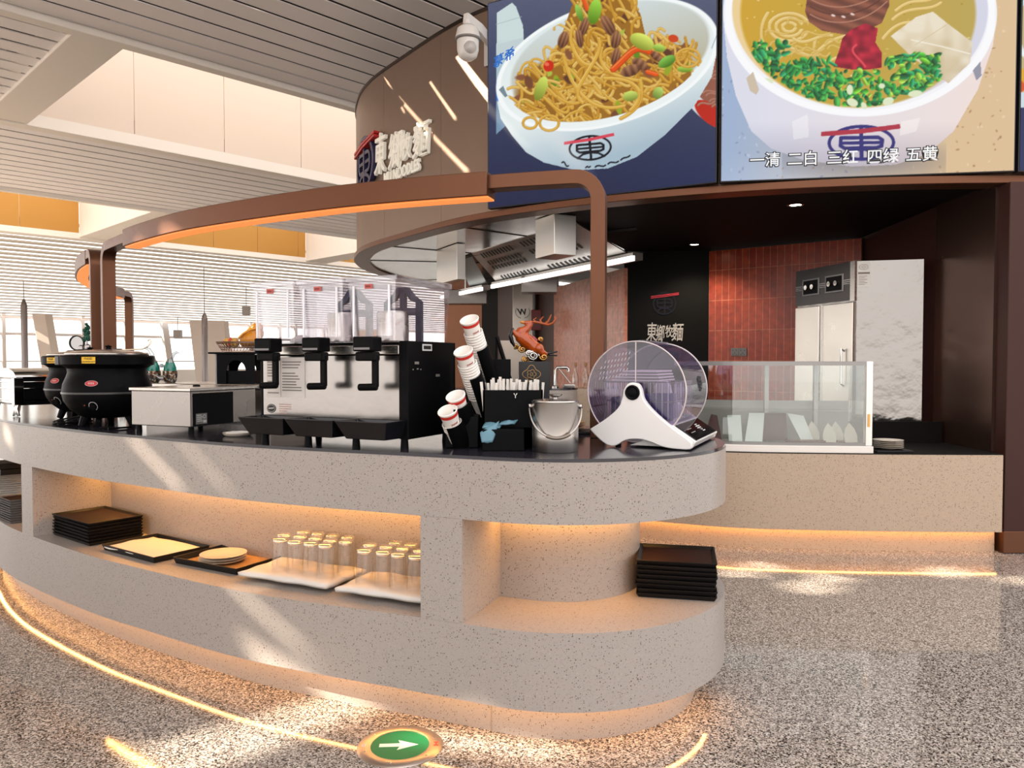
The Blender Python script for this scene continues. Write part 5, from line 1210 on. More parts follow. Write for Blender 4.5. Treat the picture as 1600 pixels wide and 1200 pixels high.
for k, (cx, cy, r0, turns, mt) in enumerate(((833, 556, .026, 2.2, SILVER), (816, 546, .018, 1.6, GOLDM), (822, 562, .017, 1.8, GOLDM), (849, 558, .016, 1.5, GOLDM), (806, 541, .011, 1.4, GOLDM), (844, 530, .010, 1.4, GOLDM), (826, 552, .014, 1.6, SILVER))):
    P = []
    for a in range(30): q = a/29; an = turns*2*math.pi*q+k; rr_ = r0*(1-.8*q); P.append(tuple(dpx(cx, cy)+Vector((rr_*math.cos(an), -.018+.02*(k % 3)-.02*q, rr_*math.sin(an)*.85))))
    MB().tube(P, [.006*(1-.5*a/29) for a in range(30)], 8).build('cloud_scroll', mt, t, 60)
m = MB(); limb(m, [Vector((-.012, 0, .012)), Vector((.0, 0, .03)), Vector((.02, 0, .03)), Vector((.03, 0, .012))], [.012, .02, .02, .012]); limb(m, [Vector((-.012, 0, .03)), Vector((-.03, 0, .055)), Vector((-.055, 0, .07))], [.016, .014, .008])
m.build('cloud_base', mat('dark_bronze', (.10, .055, .03), .3, .9), t, 60)
m = MB(); limb(m, [dpx(833, 528), dpx(838, 532)], [.009, .006]); m.build('saddle_pack', mat('red_blue_pack', (.30, .05, .06), .4), t, 60)

# ------------------------------------------------------------------ pale menu board in a leaning black frame, behind the organiser
t = thing('menu_stand', 'pale blank board leaning in a black frame behind the straw organiser', 'menu stand', (-.02, 3.66, W0))
def bq(x, y, dy=0): p = atY(x, y, 3.66+dy); return p-t.location
P = [bq(781, 532), bq(817, 532), bq(840, 612), bq(806, 612)]
m = MB(); m.add([tuple(p) for p in P]+[tuple(p+Vector((0, .006, 0))) for p in P], [(0,1,2,3),(7,6,5,4),(0,4,5,1),(1,5,6,2),(2,6,7,3),(3,7,4,0)]); m.build('board', mat('pale_board', (.55, .47, .40), .5), t)
m = MB(); m.tube([tuple(bq(x, y, -.01)) for x, y in ((776, 526), (782, 545), (794, 584), (806, 622))], .011, 4); m.tube([tuple(bq(x, y, .02)) for x, y in ((776, 526), (775, 560), (774, 606), (776, 640))], .008, 4); m.tube([tuple(bq(x, y, .0)) for x, y in ((774, 608), (800, 606))], .007, 4)
m.tube([(bq(806, 622).x, 0, bq(806, 622).z), (bq(812, 640).x, 0, .006)], .011, 4); m.tube([(bq(776, 640).x, .02, bq(776, 640).z), (bq(776, 640).x, .02, .006)], .008, 4)
m.build('stand_frame', BLACK, t, bevel=.002)

# ------------------------------------------------------------------ gold rimmed plates on a black tray at the back edge, behind the bucket
o = MB().box((.265, 3.54, W0+.0065), (.34, .16, .013)).build('serving_tray', TRAYM, bevel=.003); tag(o, 'black tray under gold rimmed plates behind the ice bucket', 'tray')
for k in range(3):
    m = MB().lathe([(0, 0), (.05, 0), (.075, .010), (.078, .012), (.074, .012), (.05, .004), (0, .004)], 32).build('plate', mat('gold_rim_ceramic', (.50, .26, .08), .3, .4), smooth=40)
    m.location = (.262, 3.54, W0+.0135+k*.0135); tag(m, 'small gold rimmed plate stacked behind the ice bucket', 'plate', 'gold rimmed plates behind the bucket')

# ------------------------------------------------------------------ soup kettles, chafing dish and ornaments at the left end
KB = noise_rough(mat('black_kettle_enamel', (.0035, .0035, .004), .4, 0, .05), 120, .34, .46)
def kettle(X, Y, label, rz):
    t = thing('soup_kettle', label, 'soup kettle', (X, Y, W0), rz, 'black soup kettles')
    MB().lathe([(0, .042), (.10, .042), (.135, .052), (.175, .085), (.204, .13), (.213, .172), (.207, .215), (.192, .25), (.184, .275), (.187, .295), (.203, .308), (.222, .316), (.224, .355), (.215, .362), (.19, .362)], 56).build('body', KB, t, 35)
    MB().lathe([(.2145, .166), (.2155, .171), (.2145, .176)], 56).build('seam_band', mat('kettle_seam', (.03, .03, .03), .3), t, 60)
    MB().lathe([(.19, .352), (.196, .360), (.196, .372), (.19, .377), (.184, .374)], 56).build('rim', STEEL, t, 45)
    ld = MB().lathe([(.188, .374), (.15, .384), (.06, .392), (0, .393)], 56).build('lid', STEEL, t, 45)
    MB().lathe([(0, .392), (.016, .392), (.012, .404), (.02, .412), (.0, .418)], 20, (0, .05, 0)).build('lid_knob', BLACK, ld, 45)
    for a in (210, 330, 90, 150, 30):
        a = math.radians(a); m = MB(); m.tube([(.115*math.cos(a), .115*math.sin(a), .052), (.135*math.cos(a), .135*math.sin(a), 0.001)], [.022, .017], 8); m.build('foot', KB, t, bevel=.002)
    def kf(a0, r):
        return lambda u, v, w_=0: Vector(((r(v)+w_)*math.cos(a0+u/.21), (r(v)+w_)*math.sin(a0+u/.21), v))
    rb = lambda v: float(np.interp(v, [.052, .085, .13, .172, .215, .25, .275], [.135, .175, .204, .213, .207, .192, .184]))
    a0 = math.radians(-90)-.30; c = kf(a0, lambda v: .2245); m = MB()
    m.ribbon([(-.030+.005*k, .337) for k in range(13)], .032, .0, .001, c); lb = m.build('warning_label', YELLOW, t)
    m = MB(); add_text(m, '小心烫', .013, lambda a, b, w_=0: c(a, b+.340, w_+.0012), .0002, .0004); add_text(m, 'CAUTION HOT', .0085, lambda a, b, w_=0: c(a, b+.3265, w_+.0012), .0002, .0003); m.build('label_print', INK, lb)
    e = kf(a0+.02, lambda v: rb(v)+.001); m = MB(); n = 28
    P = [e(.030*math.cos(2*math.pi*k/n), .222+.0135*math.sin(2*math.pi*k/n), .0015) for k in range(n)]+[e(.0, .222, .002)]; m.add(P, [(k, (k+1) % n, n) for k in range(n)])
    eb = m.build('red_badge', mat('red_badge', (.42, .02, .03), .35), t)
    m = MB(); m.ribbon([(.03*math.cos(2*math.pi*k/n), .222+.0135*math.sin(2*math.pi*k/n)) for k in range(n)], .0015, .001, .0025, e, True)
    for k in range(4): m.ribbon([(-.014+.0075*k, .228), (-.011+.0075*k, .217)], .0028, .0026, .0032, e)
    m.ribbon([(-.017, .2225), (.015, .2225)], .002, .0026, .0032, e); m.build('badge_print', mat('pale_pink_print', (.55, .35, .33), .5), eb)
    g = kf(a0+.03, lambda v: rb(v)+.001)
    m = MB(); m.ribbon([(.021*math.cos(math.radians(q)), .108+.021*math.sin(math.radians(q))) for q in range(-60, 215, 12)], .003, .0, .002, g); m.build('dial_ring', mat('dial_print', (.45, .45, .45), .4), t)
    pc = g(0, .108, 0); m = MB(); d = Vector((pc.x, pc.y, -.06)).normalized(); m.tube([tuple(pc), tuple(pc+d*.014)], .014, 20); m.build('dial_knob', BLACK, t, 40)
    pc = g(-.045, .112, .001); MB().lathe([(0, -.004), (.004, 0), (0, .004)], 10, tuple(pc)).build('indicator', mat('orange_indicator', (.35, .08, .03), .3), t)
    m = MB(); m.box((-.222, -.03, .335), (.02, .05, .045)); m.build('lid_hinge', mat('grey_hinge', (.13, .13, .135), .35, .4), t, bevel=.004)
    return t
k1 = kettle(-2.105, 4.0, 'larger looking nearer black pot bellied soup kettle with a yellow warning label', .40)
k2 = kettle(-2.51, 4.52, 'black soup kettle half hidden behind the nearer kettle, next to the chafing dish', -.05)
t = thing('ladle', 'pale ladle with a hooked handle standing behind the nearer soup kettle', 'ladle', (-2.02, 4.13, W0+.386))
m = MB(); m.tube([(-.08, .0, .006), (.01, .05, .012), (.035, .07, .03), (.045, .08, .055), (.04, .08, .066), (.03, .07, .058)], .004, 8); m.build('handle', mat('pale_gold_steel', (.62, .52, .38), .25, .8), t, 60)
MB().lathe([(0, 0), (.022, .004), (.03, .014), (.028, .014), (.02, .007), (0, .003)], 20, (-.10, -.01, .0)).build('bowl', CHROME, t, 50)
# chafing dish
t = thing('chafing_dish', 'chrome chafing dish with black sides and claw feet at the far left', 'chafing dish', (-2.975, 4.60, W0), math.atan2(.75, .66))
m = MB(); m.box((.31, .21, .15), (.60, .40, .17)); bd = m.build('water_pan', CHROME, t, bevel=.012)
for y in (.008, .412): MB().box((.31, y, .15), (.53, .012, .15)).build('side_panel', BLACK, t, bevel=.003)
for z in (.095, .165, .205): MB().box((.31, .21, z), (.614, .422, .010)).build('chrome_band', CHROME, t, bevel=.003)
m = MB(); n = 16; P = []
for k in range(n+1): a = math.pi*k/n; P.append((.21-.21*math.cos(a), .236+.055*math.sin(a)))
for k in range(n): (ya, za), (yb, zb) = P[k], P[k+1]; m.add([(.0, ya, za), (.62, ya, za), (.62, yb, zb), (.0, yb, zb)], [(0, 1, 2, 3)])
m.add([(.0, y, z) for y, z in P], [tuple(range(n+1))]); m.add([(.62, y, z) for y, z in P], [tuple(range(n+1))])
m.build('roll_lid', CHROME, t, 40); MB().box((.31, .21, .236), (.62, .42, .012)).build('lid_rim', CHROME, t, bevel=.004)
for x in (.015, .605):
    for y in (.015, .405):
        m = MB(); sx1, sy1 = (-1 if x < .3 else 1), (-1 if y < .2 else 1)
        m.box((x, y, .15), (.05, .05, .16)); 
        for da in (-.5, 0, .5): m.tube([(x, y, .085), (x+sx1*.018+da*.012*sy1, y+sy1*.018-da*.012*sx1, .045), (x+sx1*.012+da*.02*sy1, y+sy1*.012-da*.02*sx1, .004)], [.017, .010, .009], 8)
        m.tube([(x, y, .085), (x+sx1*.01, y+sy1*.01, .004)], [.02, .014], 8)
        m.build('claw_leg', CHROME, t, 50)
# power cords behind the kettles
for P, k_ in (([(-2.62, 4.72), (-2.48, 4.16), (-2.36, 4.02), (-2.30, 4.20)], k2), ([(-2.02, 3.76), (-1.93, 3.74), (-1.88, 3.80), (-1.95, 3.70)], k1)):
    Mi = (Matrix.Translation(k_.location) @ Matrix.Rotation(k_.rotation_euler[2], 4, 'Z')).inverted()
    MB().tube([tuple(Mi @ Vector((p.x, p.y, W0+.006))) for p in catmull([(x, y, 0) for x, y in P], 8)], .005, 8).build('power_cord', BLACK, k_, 60)
# little tree ornament on a dark stand behind the kettles
o = MB().box((-3.33, 6.02, W0+.2), (.22, .20, .40)).build('display_stand', BLACK, bevel=.004); tag(o, 'dark stand mostly hidden behind the soup kettles, under the tree ornament', 'stand')
t = thing('tree_ornament', 'small green bonsai ornament with a silver disc and stones behind the soup kettles', 'ornament', (-3.33, 6.00, W0+.401)); t.scale = (1.2, 1.2, 1.2)
MB().lathe([(0, 0), (.10, 0), (.11, .008), (.10, .014), (0, .016)], 28).build('base', mat('dark_ornament_base', (.03, .02, .02), .3), t, 50)
MB().tube([(-.055, .0, .062), (-.055, .012, .062)], .048, 32).build('silver_disc', mat('dark_chrome', (.30, .29, .29), .15, 1.0), t, 40)
MB().ribbon([(-.055+.046*math.cos(a*math.pi/16), .062+.046*math.sin(a*math.pi/16)) for a in range(32)], .007, .002, .006, lambda a, b, c: Vector((a, -c, b)), True).build('disc_rim', INK, t)
fol = MB(); r_ = random.Random(6)
for k in range(16):
    z = .085+.105*k/16+r_.uniform(-.01, .01); r0 = .020*(1-.55*k/16); fol.lathe([(0, -r0), (r0*.8, -r0*.6), (r0, 0), (r0*.7, r0*.7), (0, r0)], 7, (.012+r_.uniform(-.018, .018)*(1-.6*k/16), r_.uniform(-.02, .02), z))
fol.build('foliage', mat('dark_jade_foliage', (.015, .085, .055), .35), t)
MB().tube([(.0, 0, .01), (.01, 0, .05), (.012, 0, .10)], [.014, .008, .004], 8).build('trunk', mat('silver_trunk', (.4, .38, .38), .3, .8), t, 60)
for x, z, r0 in ((.035, .035, .022), (.055, .022, .013), (.075, .018, .010), (-.01, .03, .02)): MB().lathe([(0, -r0), (r0, -r0*.5), (r0*.9, r0*.5), (0, r0)], 8, (x, -.03, z)).build('stone', mat('silver_stone', (.36, .33, .33), .25, .7), t)
# steel warmer box and the long steel unit behind it
wu = math.atan2(-.37, .93)
t = thing('food_warmer', 'stainless box warmer with a dark side and a rating plate, between kettle and dispenser', 'food warmer', (-1.815, 3.635, W0), wu)
WS = noise_rough(mat('warmer_steel', (.30, .275, .26), .28, 1.0), 4, .2, .36)
MB().box((.19, .225, .112), (.36, .44, .165)).build('body', WS, t, bevel=.004)
MB().box((.19, .225, .201), (.376, .456, .016)).build('top_rim', STEEL, t, bevel=.003)
sd_ = MB().box((.3705, .15, .108), (.003, .26, .15)).build('side_panel', BLACK, t)
sf = frame((.3725, .0, 0), (0, 1, 0), (0, 0, 1)); m = MB(); m.ribbon([(.035, .065), (.105, .065)], .05, 0, .0008, sf); rp = m.build('rating_plate', mat('grey_plate_dark', (.14, .135, .13), .4, .5), t)
m = MB()
for k in range(4): m.ribbon([(.04, .082-.009*k), (.07+.006*(k % 2), .082-.009*k)], .004, .001, .0014, sf)
m.ribbon([(.088+.008*math.cos(a*math.pi/6), .075+.008*math.sin(a*math.pi/6)) for a in range(12)], .003, .001, .0014, sf, True); m.ribbon([(.08, .052), (.10, .052)], .012, .001, .0014, sf); m.build('plate_print', mat('pale_print', (.4, .4, .39), .4), rp)
for x in (.03, .35):
    for y in (.03, .42): MB().lathe([(0, 0), (.014, 0), (.012, .032), (0, .032)], 12, (x, y, 0)).build('foot', BLACK, t, 40)
MB().lathe([(0, .209), (.018, .209), (.016, .217), (0, .22)], 20, (.22, .2, 0)).build('top_knob', BLACK, t, 40)
t = thing('steel_bain_marie', 'long low stainless unit behind the box warmer, carrying the glass birds', 'food warmer', (-2.13, 4.43, W0), wu)
m = MB(); m.box((.45, .19, .095), (.88, .36, .17)); m.build('body', WS, t, bevel=.004); MB().box((.45, .19, .193), (.90, .38, .026)).build('top_rim', STEEL, t, bevel=.004)
for x in (.05, .85):
    for y in (.04, .34): MB().lathe([(0, 0), (.014, 0), (.012, .012), (0, .012)], 12, (x, y, 0)).build('foot', BLACK, t, 40)
ZT = W0+.206
# two glass birds
SPK = mat('speckled_glass', (.3, .12, .08), .12, coat=.5); n_, l_, b_ = nodes(SPK)
v_ = n_.new('ShaderNodeTexVoronoi'); v_.inputs['Scale'].default_value = 110; tcx = n_.new('ShaderNodeTexCoord'); l_.new(tcx.outputs['Object'], v_.inputs['Vector']); sp_ = n_.new('ShaderNodeSeparateColor'); l_.new(v_.outputs['Color'], sp_.inputs[0])
rm = n_.new('ShaderNodeValToRGB'); rm.color_ramp.interpolation = 'CONSTANT'; e_ = rm.color_ramp.elements; e_[0].color = (.03, .02, .02, 1); e_[1].position = .3; e_[1].color = (.25, .09, .04, 1)
for p_, c_2 in ((.5, (.06, .05, .05)), (.65, (.50, .40, .26)), (.8, (.10, .12, .05)), (.9, (.6, .55, .5))): q_ = e_.new(p_); q_.color = (*c_2, 1)
l_.new(sp_.outputs[0], rm.inputs[0]); l_.new(rm.outputs[0], b_.inputs['Base Color'])
BG = clear('bird_glass', (.70, .72, .74), .35, .12, (.5, .52, .55))
def bird(x, Y, lab, flip, h):
    p = atY(x, 597, Y); t = thing('glass_bird', lab, 'glass ornament', (p.x, p.y, ZT), 0, 'glass birds')
    MB().lathe([(0, 0), (.026, 0), (.034, .012), (.041, .04), (.040, .07), (.0, .072)], 24).build('speckled_base', SPK, t, 50)
    MB().lathe([(0, .06), (.036, .068), (.035, .09), (.024, .118), (.012, .135), (0, .14)], 24).build('teal_core', TEAL, t, 50)
    s_ = -1 if flip else 1
    MB().tube([(0, 0, .118), (s_*.002, 0, .128), (s_*.004, 0, .14), (s_*.006, 0, h-.04), (s_*.022, 0, h-.010), (s_*.042, 0, h), (s_*.054, 0, h-.004)], [.025, .020, .016, .012, .010, .008, .003], 16).build('clear_neck', BG, t, 60)
    MB().tube([(-s_*.03, 0, .03), (-s_*.06, 0, .028), (-s_*.085, 0, .045)], [.018, .012, .004], 10).build('clear_tail', BG, t, 60)
    MB().lathe([(0, -.012), (.012, -.006), (.012, .006), (0, .012)], 12, (-s_*.046, 0, .10)).build('clear_wing', BG, t, 60)
bird(240, 4.53, 'left glass bird ornament, taller, beak curling to the left', True, .205)
bird(266, 4.50, 'right glass bird ornament, shorter, beak curling to the right', False, .178)
# black stand with a wire basket and golden fruit
sp0 = atY(378, 600, 4.40)
t = thing('black_stand', 'black stand with arched cutouts beside the dispenser, under the wire basket', 'stand', (sp0.x, sp0.y, ZT))
arc = [(.055*math.cos(math.radians(a)), .07+.062*math.sin(math.radians(a))) for a in range(0, 181, 12)]
for y in (-.09, .09): MB().prism([(-.105, 0), (-.055, 0)]+arc[::-1]+[(.055, 0), (.105, 0), (.105, .166), (-.105, .166)], -y-.004, -y+.004, XZ).build('arched_panel', BLACK, t)
MB().box((-.112, 0, .083), (.008, .19, .166)).build('grey_side', mat('grey_side', (.30, .30, .31), .4), t)
MB().box((.0, .0, .172), (.30, .22, .010)).build('top_shelf', BLACK, t, bevel=.002); MB().box((0, 0, .037), (.19, .15, .07)).build('inner_box', BLACK, t, bevel=.002)
t2_ = thing('wire_basket', 'silver woven wire basket on the black arched stand', 'basket', (sp0.x, sp0.y, ZT+.1775))
bk_ = mat('copper_silver_wire', (.45, .33, .27), .3, .9)
m = MB(); N_ = 40
for z, r0 in ((.004, .10), (.028, .118), (.052, .132), (.058, .134)): m.tube([(r0*1.05*math.cos(2*math.pi*k/N_), r0*.75*math.sin(2*math.pi*k/N_), z) for k in range(N_)], .003, 5, closed=True)
for k in range(N_):
    a, b = 2*math.pi*k/N_, 2*math.pi*(k+1.6)/N_; m.tube([(.105*math.cos(a), .075*math.sin(a), .004), (.1405*math.cos(b), .1005*math.sin(b), .058)], .0022, 4); m.tube([(.105*math.cos(b), .075*math.sin(b), .004), (.1405*math.cos(a), .1005*math.sin(a), .058)], .0022, 4)
m.lathe([(0, .001), (.10, .001), (.10, .004), (0, .004)], 30)
m.build('weave', bk_, t2_, 60)
def fruit(name, lab, blobs, m_, extra=None):
    t = thing(name, lab, 'ornamental fruit', (sp0.x, sp0.y, ZT+.182)); mb = MB()
    for x, y, z, rx, rz_ in blobs: mb.lathe([(rx*math.sin(math.pi*k/10), -rz_*math.cos(math.pi*k/10)) for k in range(11)], 16, (x, y, z))
    o = mb.build('body', m_, t, smooth=60); md = o.modifiers.new('merge', 'REMESH'); md.mode = 'VOXEL'; md.voxel_size = .004; md.use_smooth_shade = True
    if extra: extra(t)
fruit('golden_fruit', 'large amber golden fruit ornament leaning up in the wire basket', [(.055, .0, .068, .062, .05), (.075, .01, .105, .05, .045), (.09, .0, .135, .035, .03), (.035, .0, .055, .045, .036)], AMBER,
      lambda t: [MB().tube([(.0, -.045, .075), (.03, -.058, .10), (.07, -.05, .125), (.1, -.04, .13)], .006, 6).build('ridge', mat('bright_amber', (.66, .28, .03), .3), t, 60)])
fruit('golden_fruit', 'small yellow and red fruit ornament at the left of the wire basket', [(-.075, -.01, .050, .03, .026), (-.04, .0, .048, .028, .03)], mat('yellow_fruit', (.55, .30, .06), .35),
      lambda t: [MB().lathe([(0, -.012), (.012, 0), (0, .012)], 12, (-.103, -.01, .05)).build('red_tip', REDM, t, 60), MB().tube([(-.06, -.033, .03), (-.056, -.036, .06), (-.05, -.03, .078)], .006, 6).build('red_stripe', REDM, t, 60)])

# ------------------------------------------------------------------ what stands in the lit niches
def make_tray(lab, group, L=.44, Dp=.31, h=.030, m_=None, liner=None):
    t = thing('serving_tray', lab, 'tray', (0, 0, 0), 0, group); mm = m_ or TRAYM
    m = MB(); a, b, f = L/2, Dp/2, .010
    o0 = [(-a+f, -b+f), (a-f, -b+f), (a-f, b-f), (-a+f, b-f)]; o1 = [(-a, -b), (a, -b), (a, b), (-a, b)]; i1 = [(-a+.006, -b+.006), (a-.006, -b+.006), (a-.006, b-.006), (-a+.006, b-.006)]; i0 = [(-a+f+.006, -b+f+.006), (a-f-.006, -b+f+.006), (a-f-.006, b-f-.006), (-a+f+.006, b-f-.006)]
    V = [(*p, 0) for p in o0]+[(*p, h) for p in o1]+[(*p, h) for p in i1]+[(*p, .005) for p in i0]; F = [(3, 2, 1, 0), (12, 13, 14, 15)]
    for k in range(4): j = (k+1) % 4; F += [(k, j, 4+j, 4+k), (4+k, 4+j, 8+j, 8+k), (8+k, 8+j, 12+j, 12+k)]
    m.add(V, F); m.build('tray_body', mm, t, bevel=.0015)
    MB().box((0, 0, .0058), (L-.036, Dp-.036, .0014)).build('liner', liner or TRAYIN, t)
    return t
def tray_stack(x, y, rz, n, pitch, first, rest, group, m_=None, z=NS, **kw):
    p = None
    for k in range(n):
        lab = first if k == n-1 else rest
        if p is None: p = make_tray(lab, group, m_=m_, **kw); p.location = (x, y, z+.001); p.rotation_euler[2] = rz
        else: again(p, lab, (x+random.uniform(-.002, .002), y+random.uniform(-.002, .002), z+.001+k*pitch), rz+random.uniform(-.012, .012))
tray_stack(-2.200, 4.055, math.atan2(-.61, .79), 7, .0165, 'top black tray of the pile at the left end of the long niche', 'black tray inside the pile at the left end of the long niche', 'trays piled in the long niche', Dp=.28, L=.43, h=.0162)
tray_stack(.668, 3.10, math.radians(-12), 8, .0185, 'top black tray of the pile on the open rounded end shelf', 'black tray inside the pile on the open rounded end shelf', 'trays piled on the rounded shelf', L=.31, Dp=.29, h=.0182)
tp = make_tray('single black tray holding a sheet of white paper in the long niche', None, L=.46, Dp=.29); tp.location = (-1.745, 3.735, NS+.001); tp.rotation_euler[2] = math.atan2(-.57, .82)
def sheet(name, lab, cat, c, rz, L, Wd, z, m_, amp, th, group=None, seed=1):
    n, k_ = 22, 16; r_ = random.Random(seed); vs = []; fs = []; ph = [r_.uniform(0, 6) for _ in range(6)]
    for j in range(k_+1):
        for i in range(n+1):
            u, v = i/n-.5, j/k_-.5; e = max(0, max(abs(u), abs(v))-.42)/.08
            zz = amp*(math.sin(7*u+ph[0])*math.cos(6*v+ph[1])+.5*math.sin(15*u+9*v+ph[2]))*.5+amp*1.2
            vs.append((u*L+.004*math.sin(14*v+ph[3]), v*Wd+.004*math.sin(15*u+ph[4]), max(.0, zz-(th*.7)*e*e)))
    for j in range(k_):
        for i in range(n): a = j*(n+1)+i; fs.append((a, a+1, a+n+2, a+n+1))
    o = MB().add(vs, fs).build(name, m_, smooth=60); o.location = (*c, z+th); o.rotation_euler[2] = rz
    md = o.modifiers.new('th', 'SOLIDIFY'); md.thickness = th; md.offset = -1
    return tag(o, lab, cat, group)
sheet('paper_sheet', 'white paper sheet lying over the black tray in the long niche', 'paper', (-1.755, 3.728), math.atan2(-.57, .82)+.03, .41, .26, NS+.016, PAPER, .004, .003, seed=3)
tp = make_tray('black tray with a gold patterned liner under three plates in the long niche', None, L=.42, Dp=.28, liner=mat('gold_liner', (.34, .19, .07), .4)); tp.location = (-1.305, 3.515, NS+.001); tp.rotation_euler[2] = math.atan2(-.49, .87)
op = [(0, 0), (.06, 0), (.064, .003), (.101, .011), (.104, .013), (.1, .0135), (.06, .005), (0, .005)]
for k in range(3):
    o = MB().lathe(op, 40).build('plate', CERAM, smooth=40); o.location = (-1.33+.002*k, 3.505, NS+.0095+k*.0125); tag(o, ('cream plate on top of three plates in the long niche' if k == 2 else 'cream plate under the top one on the gold lined tray'), 'plate', 'plates in the long niche')
for k in range(14):
    a = k*.9; break
ca = sheet('folded_cloth', 'left white cloth under upside down glasses in the long niche', 'cloth', (-.890, 3.245), math.atan2(-.42, .91), .46, .26, NS+.004, CLOTH, .007, .016, 'glass cloths', 5)
cb = sheet('folded_cloth', 'right white cloth under upside down glasses, against the niche end wall', 'cloth', (-.452, 3.032), math.atan2(-.42, .91)+.03, .41, .25, NS+.005, CLOTH, .007, .016, 'glass cloths', 9)
gl = thing('glass_tumbler', '', 'glass', (0, 0, 0)); gl.scale = (1.1, 1.1, 1.25)
TUMB = clear('tumbler_wall', (.98, .97, .955), .12, .015, (.9, .8, .7), facing=.3)
MB().lathe([(.0262, .108), (.0335, .0)], 28).build('wall', TUMB, gl, 60); MB().lathe([(.0322, 0), (.0335, 0), (.0338, .0015), (.0335, .003), (.032, .003)], 28).build('rim', clear('tumbler_rim', (.97, .96, .94), .3, .10, (.9, .85, .8)), gl, 60)
MB().lathe([(0, .118), (.0245, .118), (.0266, .116), (.0270, .108), (.022, .1045), (0, .104)], 28).build('base', clear('tumbler_base', (.93, .90, .86), .30, .06, (.9, .8, .65)), gl, 50)
gdir = Vector((.91, -.42)).normalized(); gn = Vector((.42, .91)).normalized()
firstg = True; r_ = random.Random(12)
for gi, (cx, cy, cells, side_) in enumerate(((-.835, 3.235, [(-2, -1), (-1, -1), (-2, 0), (-1, 0), (0, 0), (0, -1), (1, -1), (-2, 1), (-1, 1), (0, 1), (1, 1), (1, 0), (2, 0)], 'left'), (-.455, 3.040, [(-2, -.8), (-1, -.8), (0, -.8), (1, -.8), (-2, .3), (-1, .3), (0, .3), (1, .3), (-1.5, 1.25), (-.5, 1.25), (.5, 1.25), (1.5, 1.2)], 'right'))):
    for a, b in cells:
        p = Vector((cx, cy))+gdir*(a*.080+r_.uniform(-.004, .004)+.037*(b % 2))+gn*(b*.075+r_.uniform(-.004, .004))
        g = gl if firstg else dup(gl); firstg = False; g.location = (p.x, p.y, NS+.034)
        g['label'] = 'clear glass tumbler standing upside down on the %s white cloth in the niche' % side_; g['category'] = 'glass'; g['group'] = 'upside down glasses on the %s cloth' % side_
# left niche: pile of plates, grey edged trays, dark box on top
cx, cy = -3.10, 4.72
GT = noise_rough(mat('grey_tray_edge', (.16, .155, .16), .4), 60, .35, .45)
tray_stack(-2.86, 4.52, math.atan2(-.66, .75), 10, .0135, 'top grey edged tray of the pile in the left niche', 'grey edged tray inside the pile in the left niche', 'trays piled in the left niche', m_=GT, L=.24, Dp=.26, h=.0132)
o = MB().box((cx-.02, cy+.03, NS+.0085), (.30, .26, .015), .6).build('serving_tray', TRAYM, bevel=.003); tag(o, 'flat black tray under the plates in the left niche', 'tray')
for k in range(17):
    big = k >= 6; o = MB().lathe([(0, 0), (.06, 0), (.12, .009), (.125, .012), (.118, .012), (.06, .004), (0, .004)] if big else [(0, 0), (.05, 0), (.10, .010), (.104, .013), (.098, .013), (.05, .004), (0, .004)], 32).build('plate', CERAM, smooth=40)
    o.location = (cx-.01+.0*k, cy, NS+.0165+k*.0132); tag(o, ('top plate of the pile in the left niche' if k == 16 else 'larger plate inside the pile in the left niche' if big else 'smaller plate low in the pile in the left niche'), 'plate', 'plates piled in the left niche')
o = MB().box((cx+.05, cy+.04, NS+.0165+17*.0132+.018), (.26, .22, .034), .75).build('black_box', TRAYM, bevel=.003); tag(o, 'flat black box lying on the plates in the left niche', 'box')
o = MB().box((cx+.05, cy+.04, NS+.0165+17*.0132+.0535), (.27, .23, .034), .75).build('black_box', TRAYM, bevel=.003); tag(o, 'second flat black box on top, touching the ceiling of the left niche', 'box')

# ------------------------------------------------------------------ rear kitchen counter, tap, bottles and jug
t = thing('rear_counter', 'tall terrazzo kitchen counter with a rounded end behind the ice bucket', 'counter', (0, 0, 0))
RC = Vector((.33, 6.78)); poly = [(-1.0, 6.53)]+[(RC.x+.25*math.sin(math.radians(a)), RC.y-.25*math.cos(math.radians(a))) for a in range(0, 181, 10)]+[(-1.0, 7.03)]
MB().prism(poly, 0, 1.105).build('body', TERR, t, 30); MB().prism(poly, 1.106, 1.12).build('worktop', STONE, t, 30)
o = MB().box((.86, 7.55, .545), (.70, .5, 1.09)).build('cream_counter', TERRW, bevel=.004); tag(o, 'cream panelled counter unit right of the rounded terrazzo end, behind the bucket', 'counter')
t = thing('tap', 'square chrome tap on the rounded rear counter', 'tap', (.385, 6.80, 1.12))
MB().tube([(-.0, 0, 0), (0, 0, .155), (.012, 0, .178), (.10, 0, .178), (.115, 0, .165), (.115, 0, .14)], .014, 12).build('spout', CHROME, t, 50)
MB().lathe([(0, 0), (.03, 0), (.03, .012), (.014, .02)], 20).build('flange', CHROME, t, 40); MB().tube([(.03, -.01, .165), (.13, -.03, .04)], .006, 8).build('lever', CHROME, t, 50)
o = MB().box((.50, 6.75, 1.12+.016), (.10, .16, .03)).build('steel_dish', CHROME, bevel=.006); tag(o, 'small chrome dish beside the tap on the rear counter', 'dish')
bt = thing('glass_bottle', '', 'bottle', (0, 0, 0))
MB().lathe([(0, 0), (.028, 0), (.03, .01), (.03, .12), (.012, .17), (.012, .22), (.015, .225), (0, .226)], 18).build('glass', clear('bottle_glass', (.80, .68, .60), .22, .12, (.7, .5, .4)), bt, 50)
MB().lathe([(0, .22), (.016, .22), (.016, .25), (0, .252)], 14).build('stopper', mat('amber_stopper', (.35, .16, .06), .3), bt, 40)
